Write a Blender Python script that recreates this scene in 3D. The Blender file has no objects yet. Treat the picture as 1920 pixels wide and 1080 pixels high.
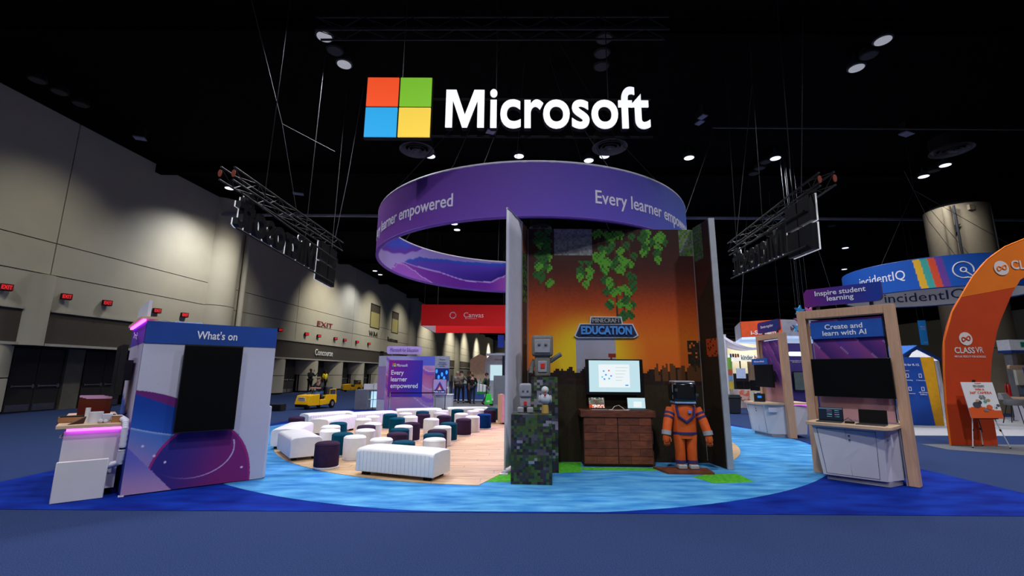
import bpy, bmesh, math, random
from mathutils import Vector, Matrix
rnd = random.Random(7)
S = bpy.context.scene
COL = S.collection
PI = math.pi
R = math.radians

# ------------------------------------------------------------------ camera
cam_d = bpy.data.cameras.new('camera')
cam_d.sensor_width = 36.0
cam_d.lens = 36.0 * 845.0 / 1920.0
cam_d.clip_end = 400
cam_d.clip_start = 0.05
cam = bpy.data.objects.new('camera', cam_d)
COL.objects.link(cam)
PITCH = math.atan(159 / 845.0)
cam.matrix_world = (Matrix.Translation((0, 0, 1.65)) @ Matrix.Rotation(PI / 2 + PITCH, 4, 'X')
                    @ Matrix.Rotation(R(0.383), 4, 'Z'))
S.camera = cam

# ------------------------------------------------------------------ world, exposure
W = bpy.data.worlds.new('hall_air')
S.world = W
W.use_nodes = True
W.node_tree.nodes['Background'].inputs[0].default_value = (0.55, 0.6, 0.75, 1)
W.node_tree.nodes['Background'].inputs[1].default_value = 0.010
S.view_settings.view_transform = 'Standard'
S.view_settings.look = 'None'
S.view_settings.gamma = 1
S.view_settings.exposure = 0.0
S.view_settings.use_curve_mapping = False


def lamp(kind, name, loc, power, col=(1, 1, 1), size=0.3, aim=None, angle=120, blend=0.6, sx=None, sy=None):
    d = bpy.data.lights.new(name, kind)
    d.energy = power
    d.color = col
    if kind == 'SPOT':
        d.shadow_soft_size = size
        d.spot_size = R(angle)
        d.spot_blend = blend
    elif kind == 'POINT':
        d.shadow_soft_size = size
    else:
        d.shape = 'RECTANGLE'
        d.size = sx or size
        d.size_y = sy or size
    o = bpy.data.objects.new(name, d)
    COL.objects.link(o)
    o.location = loc
    v = Vector(aim) - Vector(loc) if aim else Vector((0, 0, -1))
    o.rotation_euler = v.to_track_quat('-Z', 'Y').to_euler()
    return o


# ceiling down lights of the hall (each sits just under its fixture, see lit_spots further down)
DOWN = [(-5.61, 11.76), (-5.47, 12.98), (10.95, 11.76), (11.09, 12.99), (-3.8, 19.2), (0.28, 19.2), (3.54, 19.5),
        (4.2, 19.2), (8.1, 19.2), (12.0, 19.2), (20.4, 19.8), (20.5, 21.0), (-15.4, 23.1), (-3.88, 28.8), (-3.85, 30.1),
        (-13.48, 43.2), (31.2, 41.2)]
WARM = (1.0, 0.95, 0.86)
for i, (x, y) in enumerate(DOWN):
    lamp('SPOT', 'down_light', (x, y, 11.25), 500 if x > 19 else 1350, (0.96, 0.97, 1.0), 0.25, angle=130, blend=0.8)
# down lights behind the camera, the same kind
for x, y in ((-8, 3), (0, 2), (8, 3), (-3, -5), (5, -5), (-15, 8), (15, 6)):
    lamp('SPOT', 'down_light', (x, y, 11.25), 2000, (0.96, 0.97, 1.0), 0.25, angle=140, blend=0.8)
# lamps that wash the long left wall
for y, p in ((15.5, 700), (23.5, 1500), (37, 2600), (47, 2000), (56, 1500), (68, 3200), (84, 4500), (97, 4500), (112, 6000), (132, 9000)):
    lamp('SPOT', 'wall_wash_light', (-20.1 + .1 * y + 5.5, y, 11.0), p, (1.0, 0.93, 0.76), 0.2,
         aim=(-20.1 + .1 * y, y + 1.5, 4.2 if y < 16 else 5.2), angle=80, blend=1.0)
# added strong lamps, without fixtures, that fill the far halves of the hall
for x, y, p in ((8, 60, 9000), (30, 60, 9000), (20, 100, 16000), (55, 60, 9000), (0, 45, 5000)):
    lamp('SPOT', 'down_light', (x, y, 11.2), p, WARM, 0.4, angle=150, blend=0.8)
for x in (14, 34, 54, 74):
    lamp('SPOT', 'wall_wash_light', (x, 134, 11.0), 14000, (1.0, 0.93, 0.76), 0.3, aim=(x, 144, 4.5), angle=130, blend=1.0)  # added washes from unseen sources that brighten the dark back wall
# stage wash: lavender lamps on the rig behind the stage
lamp('SPOT', 'stage_wash_light', (1.6, 15.4, 4.2), 1500, (0.62, 0.42, 1.0), 0.15, aim=(-2.8, 11.5, 0.2), angle=75)
lamp('SPOT', 'stage_wash_light', (-1.0, 15.8, 5.2), 500, (0.75, 0.62, 1.0), 0.15, aim=(-2.2, 12.5, 0.2), angle=80)
lamp('SPOT', 'stage_key_light', (-2.5, 10.8, 6.2), 720, (1.0, 0.97, 0.93), 0.25, aim=(-2.4, 11.0, 0), angle=95, blend=1)
lamp('SPOT', 'ring_wash_light', (0.4, 11.4, 2.9), 260, (0.8, 0.7, 1.0), 0.2, aim=(-1.5, 15.4, 5.0), angle=120, blend=1)


# ------------------------------------------------------------------ materials
def lin(v):
    v /= 255.0
    return v / 12.92 if v <= 0.04045 else ((v + 0.055) / 1.055) ** 2.4


def C(r, g, b):
    return (lin(r), lin(g), lin(b), 1.0)


MATS = {}


def mat(name, rgb, rough=0.6, metal=0.0, var=0.08, scale=6.0, bump=0.0, emit=0.0, ergb=None, spec=0.4, stretch=None,
        rgb2=None, sharp=False, detail=3.0, coat=0.0, objvar=0.0):
    if name in MATS:
        return MATS[name]
    m = bpy.data.materials.new(name)
    m.use_nodes = True
    nt = m.node_tree
    b = nt.nodes['Principled BSDF']
    b.inputs['Roughness'].default_value = rough
    b.inputs['Metallic'].default_value = metal
    b.inputs['Specular IOR Level'].default_value = spec
    b.inputs['Coat Weight'].default_value = coat
    tc = nt.nodes.new('ShaderNodeTexCoord')
    mp = nt.nodes.new('ShaderNodeMapping')
    if stretch:
        mp.inputs['Scale'].default_value = stretch
    nt.links.new(tc.outputs['Object'], mp.inputs[0])
    n = nt.nodes.new('ShaderNodeTexNoise')
    n.inputs['Scale'].default_value = scale
    n.inputs['Detail'].default_value = detail
    nt.links.new(mp.outputs[0], n.inputs['Vector'])
    rp = nt.nodes.new('ShaderNodeValToRGB')
    base = C(*rgb)
    if rgb2:
        lo, hi = base, C(*rgb2)
    else:
        lo = tuple(base[i] * (1 - var) for i in range(3)) + (1,)
        hi = tuple(min(1, base[i] * (1 + var)) for i in range(3)) + (1,)
    rp.color_ramp.elements[0].color = lo
    rp.color_ramp.elements[1].color = hi
    rp.color_ramp.elements[0].position = 0.46 if sharp else 0.3
    rp.color_ramp.elements[1].position = 0.54 if sharp else 0.7
    nt.links.new(n.outputs['Fac'], rp.inputs['Fac'])
    out = rp.outputs['Color']
    if objvar:
        oi = nt.nodes.new('ShaderNodeObjectInfo')
        hs = nt.nodes.new('ShaderNodeHueSaturation')
        mr = nt.nodes.new('ShaderNodeMapRange')
        mr.inputs['To Min'].default_value = 1 - objvar
        mr.inputs['To Max'].default_value = 1 + objvar
        nt.links.new(oi.outputs['Random'], mr.inputs['Value'])
        nt.links.new(mr.outputs[0], hs.inputs['Value'])
        nt.links.new(out, hs.inputs['Color'])
        out = hs.outputs['Color']
    nt.links.new(out, b.inputs['Base Color'])
    if bump:
        bp = nt.nodes.new('ShaderNodeBump')
        bp.inputs['Strength'].default_value = bump
        bp.inputs['Distance'].default_value = 0.02
        nt.links.new(n.outputs['Fac'], bp.inputs['Height'])
        nt.links.new(bp.outputs[0], b.inputs['Normal'])
    if emit:
        e = C(*(ergb or rgb))
        b.inputs['Emission Color'].default_value = e
        b.inputs['Emission Strength'].default_value = emit
    MATS[name] = m
    return m


def printed(name='printed_fabric', rough=0.7, emit=0.0):
    """flat print: colours stored per face or per point of the printed sheet"""
    if name in MATS:
        return MATS[name]
    m = bpy.data.materials.new(name)
    m.use_nodes = True
    nt = m.node_tree
    b = nt.nodes['Principled BSDF']
    b.inputs['Roughness'].default_value = rough
    b.inputs['Specular IOR Level'].default_value = 0.25
    a = nt.nodes.new('ShaderNodeAttribute')
    a.attribute_name = 'print'
    n = nt.nodes.new('ShaderNodeTexNoise')
    n.inputs['Scale'].default_value = 60
    mx = nt.nodes.new('ShaderNodeMix')
    mx.data_type = 'RGBA'
    mx.blend_type = 'MULTIPLY'
    mx.inputs[0].default_value = 0.12
    nt.links.new(a.outputs['Color'], mx.inputs[6])
    nt.links.new(n.outputs['Color'], mx.inputs[7])
    nt.links.new(mx.outputs[2], b.inputs['Base Color'])
    if emit:
        nt.links.new(a.outputs['Color'], b.inputs['Emission Color'])
        b.inputs['Emission Strength'].default_value = emit
    MATS[name] = m
    return m


PRINT = printed()
PRINT_SCREEN = printed('lit_screen', 0.2, 1.0)
M_white = mat('white_laminate', (208, 206, 212), 0.45, var=0.02)
M_whitefab = mat('white_stretch_fabric', (196, 196, 212), 0.8, var=0.03)
M_vinyl = mat('white_vinyl', (214, 214, 216), 0.42, var=0.03, scale=14, bump=0.05)
M_purple = mat('plum_velvet', (50, 34, 56), 0.85, var=0.12, scale=20, bump=0.1, spec=0.06)
M_teal = mat('dark_teal_velvet', (0, 58, 78), 0.8, var=0.12, scale=20, bump=0.1, spec=0.06)
M_blueteal = mat('deep_blue_velvet', (2, 44, 96), 0.8, var=0.12, scale=20, bump=0.1, spec=0.06)
M_black = mat('black_plastic', (14, 14, 16), 0.35)
M_matt = mat('matt_black', (12, 12, 13), 0.85)
M_off = mat('screen_switched_off', (5, 5, 6), 0.5, spec=0.12)
M_oak = mat('light_oak_veneer', (205, 172, 142), 0.55, rgb2=(190, 155, 124), scale=3, stretch=(14, 14, 0.8))
M_oakx = mat('light_oak_worktop', (214, 184, 154), 0.5, rgb2=(198, 164, 132), scale=3, stretch=(1, 14, 14))
M_plank = mat('oak_plank', (222, 190, 148), 0.42, rgb2=(164, 128, 90), scale=2.2, stretch=(1.0, 14, 4), objvar=0.14,
              detail=6)
M_steel = mat('brushed_steel', (150, 150, 155), 0.3, 1.0)
M_chrome = mat('chrome', (200, 200, 205), 0.12, 1.0)
M_wire = mat('dim_wire', (46, 46, 50), .6)
M_grey = mat('grey_paint', (120, 120, 126), 0.6)
M_dgrey = mat('dark_grey_plastic', (52, 56, 62), 0.55)
M_txt = mat('white_lettering', (236, 236, 240), 0.6, var=0.01)
M_blue = mat('royal_blue_panel', (18, 66, 150), 0.7, var=0.04)
M_pinkled = mat('magenta_led_strip', (255, 130, 250), 0.4, emit=5.0, ergb=(235, 80, 250))
M_whiteled = mat('white_led_edge', (240, 242, 255), 0.4, emit=1.0)
M_card = mat('brown_cardboard', (150, 104, 66), 0.8)


# ------------------------------------------------------------------ mesh helpers
class MB:
    def __init__(s):
        s.v = []
        s.f = []

    def box(s, x0, x1, y0, y1, z0, z1, M=None):
        p = [(x, y, z) for z in (z0, z1) for y in (y0, y1) for x in (x0, x1)]
        return s.hexa(p, M)

    def hexa(s, p, M=None):
        b = len(s.v)
        s.v += [tuple(M @ Vector(q)) for q in p] if M else list(p)
        s.f += [(b, b + 2, b + 3, b + 1), (b + 4, b + 5, b + 7, b + 6), (b, b + 1, b + 5, b + 4),
                (b + 2, b + 6, b + 7, b + 3), (b, b + 4, b + 6, b + 2), (b + 1, b + 3, b + 7, b + 5)]
        return s

    def tube(s, pts, r, n=8, caps=True):
        """tube through points; r a number or a list"""
        pts = [Vector(p) for p in pts]
        rs = r if isinstance(r, (list, tuple)) else [r] * len(pts)
        b0 = len(s.v)
        up = None
        for i, p in enumerate(pts):
            d = (pts[min(i + 1, len(pts) - 1)] - pts[max(i - 1, 0)]).normalized()
            if up is None:
                up = Vector((0, 0, 1)) if abs(d.z) < 0.9 else Vector((0, 1, 0))
            a = d.cross(up)
            if a.length < 1e-4:
                a = d.cross(Vector((1, 0, 0)))
            a.normalize()
            c = a.cross(d).normalized()
            for k in range(n):
                t = 2 * PI * k / n
                s.v.append(tuple(p + (a * math.cos(t) + c * math.sin(t)) * rs[i]))
        for i in range(len(pts) - 1):
            for k in range(n):
                k2 = (k + 1) % n
                q = b0 + i * n
                s.f.append((q + k, q + k2, q + n + k2, q + n + k))
        if caps:
            s.f.append(tuple(b0 + k for k in range(n))[::-1])
            s.f.append(tuple(b0 + (len(pts) - 1) * n + k for k in range(n)))
        return s

    def lathe(s, prof, n=24, M=None, ax='z'):
        """prof: list of (r, z) from bottom to top"""
        b0 = len(s.v)
        for r_, z in prof:
            for k in range(n):
                t = 2 * PI * k / n
                q = Vector((r_ * math.cos(t), r_ * math.sin(t), z))
                if ax == 'y':
                    q = Vector((q.x, -z, q.y))
                if ax == 'x':
                    q = Vector((z, q.x, q.y))
                s.v.append(tuple(M @ q) if M else tuple(q))
        for i in range(len(prof) - 1):
            for k in range(n):
                k2 = (k + 1) % n
                q = b0 + i * n
                s.f.append((q + k, q + k2, q + n + k2, q + n + k))
        s.f.append(tuple(b0 + k for k in range(n))[::-1])
        s.f.append(tuple(b0 + (len(prof) - 1) * n + k for k in range(n)))
        return s

    def prism(s, poly, y0, y1, plane='xz', M=None):
        """closed outline extruded along the third axis"""
        b0 = len(s.v)
        n = len(poly)
        for t in (y0, y1):
            for a, c in poly:
                q = (a, t, c) if plane == 'xz' else ((a, c, t) if plane == 'xy' else (t, a, c))
                s.v.append(tuple(M @ Vector(q)) if M else q)
        s.f.append(tuple(range(b0, b0 + n)))
        s.f.append(tuple(range(b0 + 2 * n - 1, b0 + n - 1, -1)))
        for k in range(n):
            k2 = (k + 1) % n
            s.f.append((b0 + k, b0 + n + k, b0 + n + k2, b0 + k2))
        return s

    def ball(s, c, r, n=12, sq=(1, 1, 1)):
        m = n // 2
        prof = [(max(1e-4, math.sin(PI * i / m)) * r, -math.cos(PI * i / m) * r) for i in range(m + 1)]
        return s.lathe(prof, n, Matrix.Translation(c) @ Matrix.Diagonal((*sq, 1)))

    def mesh(s, name):
        me = bpy.data.meshes.new(name)
        me.from_pydata(s.v, [], s.f)
        me.validate()
        bm = bmesh.new()
        bm.from_mesh(me)
        bmesh.ops.recalc_face_normals(bm, faces=bm.faces)
        big = [f for f in bm.faces if len(f.verts) > 4]
        if big:
            bmesh.ops.triangulate(bm, faces=big, ngon_method='EAR_CLIP')
        bm.to_mesh(me)
        bm.free()
        return me

    def build(s, name, m, parent=None, bevel=0.0, seg=2, smooth=None, loc=None):
        me = s.mesh(name)
        me.materials.append(m)
        o = bpy.data.objects.new(name, me)
        COL.objects.link(o)
        if parent:
            o.parent = parent
        if loc:
            o.location = loc
        if bevel:
            md = o.modifiers.new('bevel', 'BEVEL')
            md.width = bevel
            md.segments = seg
            md.limit_method = 'ANGLE'
        if smooth is None:
            smooth = bool(bevel)
        if smooth:
            for p in me.polygons:
                p.use_smooth = True
            me.set_sharp_from_angle(angle=R(40))
        return o


def tag(o, label, cat, group=None, kind=None):
    o['label'] = label
    if cat:
        o['category'] = cat
    if group:
        o['group'] = group
    if kind:
        o['kind'] = kind
    return o


def thing(name, label, cat, loc=(0, 0, 0), rz=0.0, group=None):
    o = bpy.data.objects.new(name, None)
    COL.objects.link(o)
    o.location = loc
    o.rotation_euler = (0, 0, R(rz))
    o.empty_display_size = 0.1
    return tag(o, label, cat, group)


def box(name, m, parent, x0, x1, y0, y1, z0, z1, bevel=0.0, seg=2):
    return MB().box(x0, x1, y0, y1, z0, z1).build(name, m, parent, bevel, seg)


def copy_tree(o, parent=None):
    c = o.copy()
    COL.objects.link(c)
    c.parent = parent
    for ch in KIDS.get(o.name, []) or [k for k in o.children]:
        copy_tree(ch, c)
    return c


KIDS = {}


def text_mesh(s, bold=0.0, res=3, spacing=1.0, align='CENTER', ls=1.0):
    cu = bpy.data.curves.new('lettering', 'FONT')
    cu.body = s
    cu.size = 1
    twin = 'M' in s and bold > 0      # the fattened M outline folds over itself, so fatten it by doubling instead
    cu.offset = 0 if twin else bold
    cu.extrude = 0.5
    cu.resolution_u = res
    cu.space_character = spacing
    cu.space_line = ls
    cu.align_x = align
    ob = bpy.data.objects.new('tmp_text', cu)
    me = bpy.data.meshes.new_from_object(ob)
    bpy.data.objects.remove(ob)
    bpy.data.curves.remove(cu)
    if twin:
        b2 = bmesh.new()
        b2.from_mesh(me)
        g = bmesh.ops.duplicate(b2, geom=b2.verts[:] + b2.edges[:] + b2.faces[:])
        for e in g['geom']:
            if isinstance(e, bmesh.types.BMVert):
                e.co.x += bold * 1.2
                e.co.z *= 1.02
        b2.to_mesh(me)
        b2.free()
    return me


def text(s, m, parent, x, y, z, w=None, h=None, ex=0.004, bold=0.0, rz=0.0, name='lettering', align='CENTER',
         anchor='C', shear=0.0, spacing=1.0, res=3, ls=1.0, M=None):
    """raised or printed lettering on a face that looks along -y (turned by rz about z)"""
    me = text_mesh(s, bold, res, spacing, align, ls)
    me.name = name
    co = [v.co.copy() for v in me.vertices]
    x0 = min(c.x for c in co); x1 = max(c.x for c in co)
    y0 = min(c.y for c in co); y1 = max(c.y for c in co)
    if h and not w:
        sy = h / (y1 - y0); sx = sy
    elif w and not h:
        sx = w / (x1 - x0); sy = sx
    else:
        sx = w / (x1 - x0); sy = h / (y1 - y0)
    ox = (x0 + x1) / 2 if anchor == 'C' else x0
    oy = (y0 + y1) / 2
    RZ = Matrix.Rotation(R(rz), 4, 'Z')
    for v, c in zip(me.vertices, co):
        q = Vector(((c.x - ox) * sx + shear * (c.y - oy) * sy, -(c.z) * 2 * ex / 2 - ex / 2, (c.y - oy) * sy))
        q = RZ @ q + Vector((x, y, z))
        v.co = M @ q if M else q
    me.materials.clear()
    me.materials.append(m)
    o = bpy.data.objects.new(name, me)
    COL.objects.link(o)
    o.parent = parent
    return o


def sheet(name, parent, func, nx, nz, place, m=PRINT, cells=False, thick=0.0):
    """printed sheet: place(i/nx, j/nz) -> point, func(u, v) -> (r,g,b) 0..255; cells = one flat colour per cell"""
    vs = [place(i / nx, j / nz) for j in range(nz + 1) for i in range(nx + 1)]
    fs = [(j * (nx + 1) + i, j * (nx + 1) + i + 1, (j + 1) * (nx + 1) + i + 1, (j + 1) * (nx + 1) + i)
          for j in range(nz) for i in range(nx)]
    me = bpy.data.meshes.new(name)
    me.from_pydata(vs, [], fs)
    if cells:
        at = me.color_attributes.new('print', 'FLOAT_COLOR', 'CORNER')
        k = 0
        buf = []
        for j in range(nz):
            for i in range(nx):
                buf += list(C(*func((i + .5) / nx, (j + .5) / nz))) * 4
        at.data.foreach_set('color', buf)
    else:
        at = me.color_attributes.new('print', 'FLOAT_COLOR', 'POINT')
        buf = []
        for j in range(nz + 1):
            for i in range(nx + 1):
                buf += list(C(*func(i / nx, j / nz)))
        at.data.foreach_set('color', buf)
    me.materials.append(m)
    o = bpy.data.objects.new(name, me)
    COL.objects.link(o)
    o.parent = parent
    return o


def flat(x0, x1, z0, z1, y):
    return lambda u, v: (x0 + (x1 - x0) * u, y, z0 + (z1 - z0) * v)


def mixc(a, b, t):
    t = max(0.0, min(1.0, t))
    return tuple(a[i] + (b[i] - a[i]) * t for i in range(3))


def sm(e0, e1, x):
    t = max(0.0, min(1.0, (x - e0) / (e1 - e0)))
    return t * t * (3 - 2 * t)


def grad(stops, t):
    for (t0, c0), (t1, c1) in zip(stops, stops[1:]):
        if t <= t1:
            return mixc(c0, c1, (t - t0) / (t1 - t0))
    return stops[-1][1]


def arc(cx, cz, r, a0, a1, n=6):
    return [(cx + r * math.cos(R(a0 + (a1 - a0) * i / n)), cz + r * math.sin(R(a0 + (a1 - a0) * i / n))) for i in
            range(n + 1)]


def rrect(x0, x1, z0, z1, r, corners='tlrb'):
    """rounded outline; corners: q=top-left w=top-right a=bottom-left s=bottom-right, 'tlrb' = all"""
    p = []
    al = corners == 'tlrb'
    p += arc(x1 - r, z1 - r, r, 0, 90) if al or 'w' in corners else [(x1, z1)]
    p += arc(x0 + r, z1 - r, r, 90, 180) if al or 'q' in corners else [(x0, z1)]
    p += arc(x0 + r, z0 + r, r, 180, 270) if al or 'a' in corners else [(x0, z0)]
    p += arc(x1 - r, z0 + r, r, 270, 360) if al or 's' in corners else [(x1, z0)]
    return p


def clip_half(poly, a, b, c):
    """keep a*x+b*y<=c"""
    out = []
    for i in range(len(poly)):
        p, q = poly[i], poly[(i + 1) % len(poly)]
        dp, dq = a * p[0] + b * p[1] - c, a * q[0] + b * q[1] - c
        if dp <= 0:
            out.append(p)
        if (dp < 0 < dq) or (dq < 0 < dp):
            t = dp / (dp - dq)
            out.append((p[0] + (q[0] - p[0]) * t, p[1] + (q[1] - p[1]) * t))
    return out


def structure(o, kind='structure'):
    o['kind'] = kind
    return o


exec_order = []
# ================================================================== FLOOR AND CARPETS
M_navy = mat('navy_hall_carpet', (22, 36, 72), 0.95, rgb2=(52, 70, 112), scale=110, detail=2, bump=0.3, spec=0.1)
floor = structure(MB().box(-40, 80, -14, 145, -0.1, 0).build('floor', M_navy))
M_dblue = mat('deep_blue_water_carpet', (0, 20, 108), 0.9, rgb2=(4, 48, 150), scale=1.6, stretch=(1, 2.6, 1), detail=8,
              spec=0.1)
M_lblue = mat('light_blue_water_carpet', (30, 104, 172), 0.9, rgb2=(92, 164, 210), scale=1.7, stretch=(1, 3.2, 1),
              detail=8, spec=0.1)
o = MB().box(-7.6, 7.35, 5.8, 20.6, 0.001, 0.006).build('booth_carpet', M_dblue)
tag(o, 'rectangular deep blue water-print carpet under the whole central booth', 'carpet')
pts = []
for i in range(160):
    a = 2 * PI * i / 160
    x, y = 7.39 * math.cos(a), 13.14 + 7.39 * math.sin(a)
    pts.append((max(-7.55, min(7.3, x)), max(5.83, min(20.55, y))))
o = MB().prism(pts, 0.0062, 0.010, 'xy').build('round_carpet', M_lblue)
tag(o, 'round light blue water-print carpet ringing the wooden stage floor', 'carpet')

# wooden stage floor, plank by plank
wood = thing('wood_floor', 'round light oak plank floor under the white benches and poufs', 'floor', (0, 0, 0))
circ = [(-0.08 + 5.61 * math.cos(2 * PI * i / 72), 12.68 + 5.61 * math.sin(2 * PI * i / 72)) for i in range(72)]


def clip_circle(poly):
    for i in range(72):
        p, q = circ[i], circ[(i + 1) % 72]
        a, b = q[1] - p[1], -(q[0] - p[0])
        poly = clip_half(poly, a, b, a * p[0] + b * p[1])
        if len(poly) < 3:
            return []
    return poly


def area2(poly):
    return abs(sum(poly[i][0] * poly[(i + 1) % len(poly)][1] - poly[(i + 1) % len(poly)][0] * poly[i][1] for i in
                   range(len(poly)))) / 2


row = 0
y = 7.06
while y < 18.3:
    x = -6.2 + (row * 0.73) % 2.0 - 1.0
    while x < 6:
        g = 0.003
        poly = [(x + g, y + g), (x + 2.0 - g, y + g), (x + 2.0 - g, y + .205 - g), (x + g, y + .205 - g)]
        poly = clip_circle(poly)
        cand = [poly]
        if y < 9.0 and poly:
            cand = [clip_half(poly, 1.83, -0.74, 1.83 * -0.44 - 0.74 * 7.17), clip_half(poly, -1, 0, -3.95)]
        for q in cand:
            if len(q) >= 3 and area2(q) > 0.004:
                mb = MB().prism(q, 0.0102, 0.018 + rnd.uniform(-.0006, .0006), 'xy')
                mb.build('plank', M_plank, wood)
        x += 2.0
    y += 0.205
    row += 1

# printed grass islands on the water carpet
M_grass = mat('bright_green_grass_print', (38, 130, 40), 0.9, rgb2=(96, 180, 50), scale=14, stretch=(1, 3, 1), spec=0.1)
for lab, pl in (('green grass-print carpet island left of the mosaic plinth', [(-.42, 7.3), (-.02, 7.3), (.3, 8.85), (.05, 8.4)]),
                ('green grass-print carpet island between mosaic plinth and wooden desk', [(.75, 7.95), (1.2, 8.05), (1.32, 8.9), (.6, 8.9)]),
                ('thin green grass-print carpet strip in front of the wooden desk', [(1.25, 8.2), (2.5, 8.2), (2.65, 8.42), (1.25, 8.45)]),
                ('green grass-print carpet island right of the orange suit figure', [(3.1, 7.3), (3.78, 7.42), (3.8, 8.0), (3.3, 7.95), (2.95, 7.75)])):
    o = MB().prism(pl, 0.0103, 0.013, 'xy').build('carpet_island', M_grass)
    tag(o, lab, 'carpet')
M_pale = mat('pale_grey_carpet', (150, 152, 160), 0.95, rgb2=(176, 176, 182), scale=60, spec=0.1)
M_gcar = mat('mid_grey_carpet', (84, 86, 92), 0.95, rgb2=(104, 106, 112), scale=60, spec=0.1)
for lab, m, pl in (('pale grey aisle carpet before the tall blue booth wall', M_pale, [(10.6, 13.1), (26, 13.3), (26, 19), (11.2, 19)]),
                   ('warm grey carpet wedge under the orange arch', M_gcar, [(10.0, 11.5), (9.9, 10.7), (12.5, 8.9), (16, 7.4), (22, 11.6)]),
                   ('mid grey aisle carpet where the visitors stand', M_gcar, [(-4.5, 21.8), (2, 21.8), (2, 26.6), (-5.2, 26.6)]),
                   ('pale aisle carpet behind the grey-walled booth', M_pale, [(-5, 27.8), (4, 27.8), (4, 34), (-6, 34)])):
    o = MB().prism(pl, 0.001, 0.007, 'xy').build('aisle_carpet', m)
    tag(o, lab, 'carpet')

# ================================================================== HALL SHELL
M_ceil = mat('black_ceiling', (7, 7, 8), 0.95, var=0.3, scale=1.5, spec=0.05)
M_wall = mat('cream_wall_panel', (176, 172, 158), 0.85, var=0.035, scale=1.2, spec=0.2)
M_gap = mat('dark_joint', (30, 30, 32), 0.9)
M_brown = mat('brown_fascia', (72, 66, 60), 0.85, var=0.05)
M_conc = mat('grey_concrete', (104, 102, 96), 0.9, var=0.1, scale=4)
M_door = mat('dark_grey_door', (40, 40, 44), 0.6)
M_trim = mat('pale_trim', (170, 168, 160), 0.7)
ceiling = structure(MB().box(-40, 80, -14, 145, 11.9, 12.1).build('ceiling', M_ceil))
for k in range(14):
    yb = 2.0 + k * 9.6
    structure(MB().box(-25, 75, yb, yb + .35, 11.45, 11.9).build('trim_%d' % (k + 20), M_ceil))
structure(MB().box(-40, 80, 144.6, 145, 0, 11.9).build('wall_back', M_wall))
structure(MB().box(79.6, 80, -14, 145, 0, 11.9).build('wall_right', M_wall))
structure(MB().box(-40, 80, -14.4, -14, 0, 11.9).build('wall_front', M_wall))

wl = bpy.data.objects.new('wall_left', None)
COL.objects.link(wl)
wl['kind'] = 'structure'
wl.location = (-20.1, 0, 0)
wl.rotation_euler = (0, 0, -math.atan(0.1))
# local: +x into the hall, +y along the wall (about the world y)
MB().box(-.6, -.12, -14, 145, 2.6, 11.9).build('backing', M_gap, wl)
cols_y = [-4.2, 7.9, 17.62, 28.2, 34.9, 44.6, 51.9, 53.2, 62.9, 72.6, 82.3, 92, 101.7, 111.4, 121, 131, 144]
rows_z = [(3.98, 5.33), (5.37, 6.62), (6.66, 11.88)]
for i in range(len(cols_y) - 1):
    for z0, z1 in rows_z:
        MB().box(-.12, 0, cols_y[i] + .02, cols_y[i + 1] - .02, z0, z1).build('panel', M_wall, wl)
# brown fascia and trims, interrupted at the pilasters
for y0, y1 in ((-4, 16.95), (17.85, 25.6), (28.4, 51.9), (53.2, 61), (64.5, 90), (92, 144)):
    MB().box(-.12, -.02, y0, y1, 2.66, 3.9).build('fascia', M_brown, wl)
    MB().box(-.12, .05, y0, y1, 3.9, 3.98).build('trim_strip', M_trim, wl)
    MB().box(-.12, .06, y0, y1, 2.56, 2.66).build('trim_strip', M_trim, wl)
# pilasters
MB().lathe([(.5, 2.56), (.5, 5.3)], 28, Matrix.Translation((-.22, 17.4, 0))).build('pilaster', M_wall, wl, smooth=True)
for yy, rr in ((26.7, 1.15), (62.7, 1.2), (91, 1.2)):
    MB().lathe([(rr, 0), (rr, 5.35), (rr - .03, 5.36), (rr - .03, 5.39), (rr, 5.4), (rr, 11.88)], 40,
               Matrix.Translation((-.45, yy, 0))).build('column', M_wall, wl, smooth=True)
MB().tube([(.22, 28.25, 0), (.22, 28.25, 11.88)], .16, 14).build('downpipe', M_wall, wl, smooth=True)
# recess with doors behind the piers
MB().box(-2.4, -2.1, -4, 60, 0, 2.6).build('recess_wall', M_conc, wl)
MB().box(-2.4, -.12, -14, 145, 2.52, 2.6).build('soffit', M_gap, wl)
MB().box(-2.4, -.1, 60, 145, 0, 2.56).build('recess_wall', M_conc, wl)
PIERS = [15.6, 24.0, 33.6, 38.3, 42.8, 47.6, 52.6, 57.4]
for py in PIERS:
    for z0, z1 in ((0.12, 1.32), (1.36, 2.56)):
        MB().lathe([(1.15, z0), (1.15, z1)], 36, Matrix.Translation((-1.1, py + (0.75 if py < 16 else 0), 0)) @ Matrix.Diagonal((1, .95, 1, 1))).build(
            'pier', M_wall, wl, smooth=True)
    MB().lathe([(1.1, 0), (1.1, 1.4)], 24, Matrix.Translation((-1.1, py + (0.75 if py < 16 else 0), 0))).build('pier_base', M_matt, wl)
MB().box(-2.1, -.9, 19.6, 20.3, 0, 2.56).build('door_pier', M_conc, wl)


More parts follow.
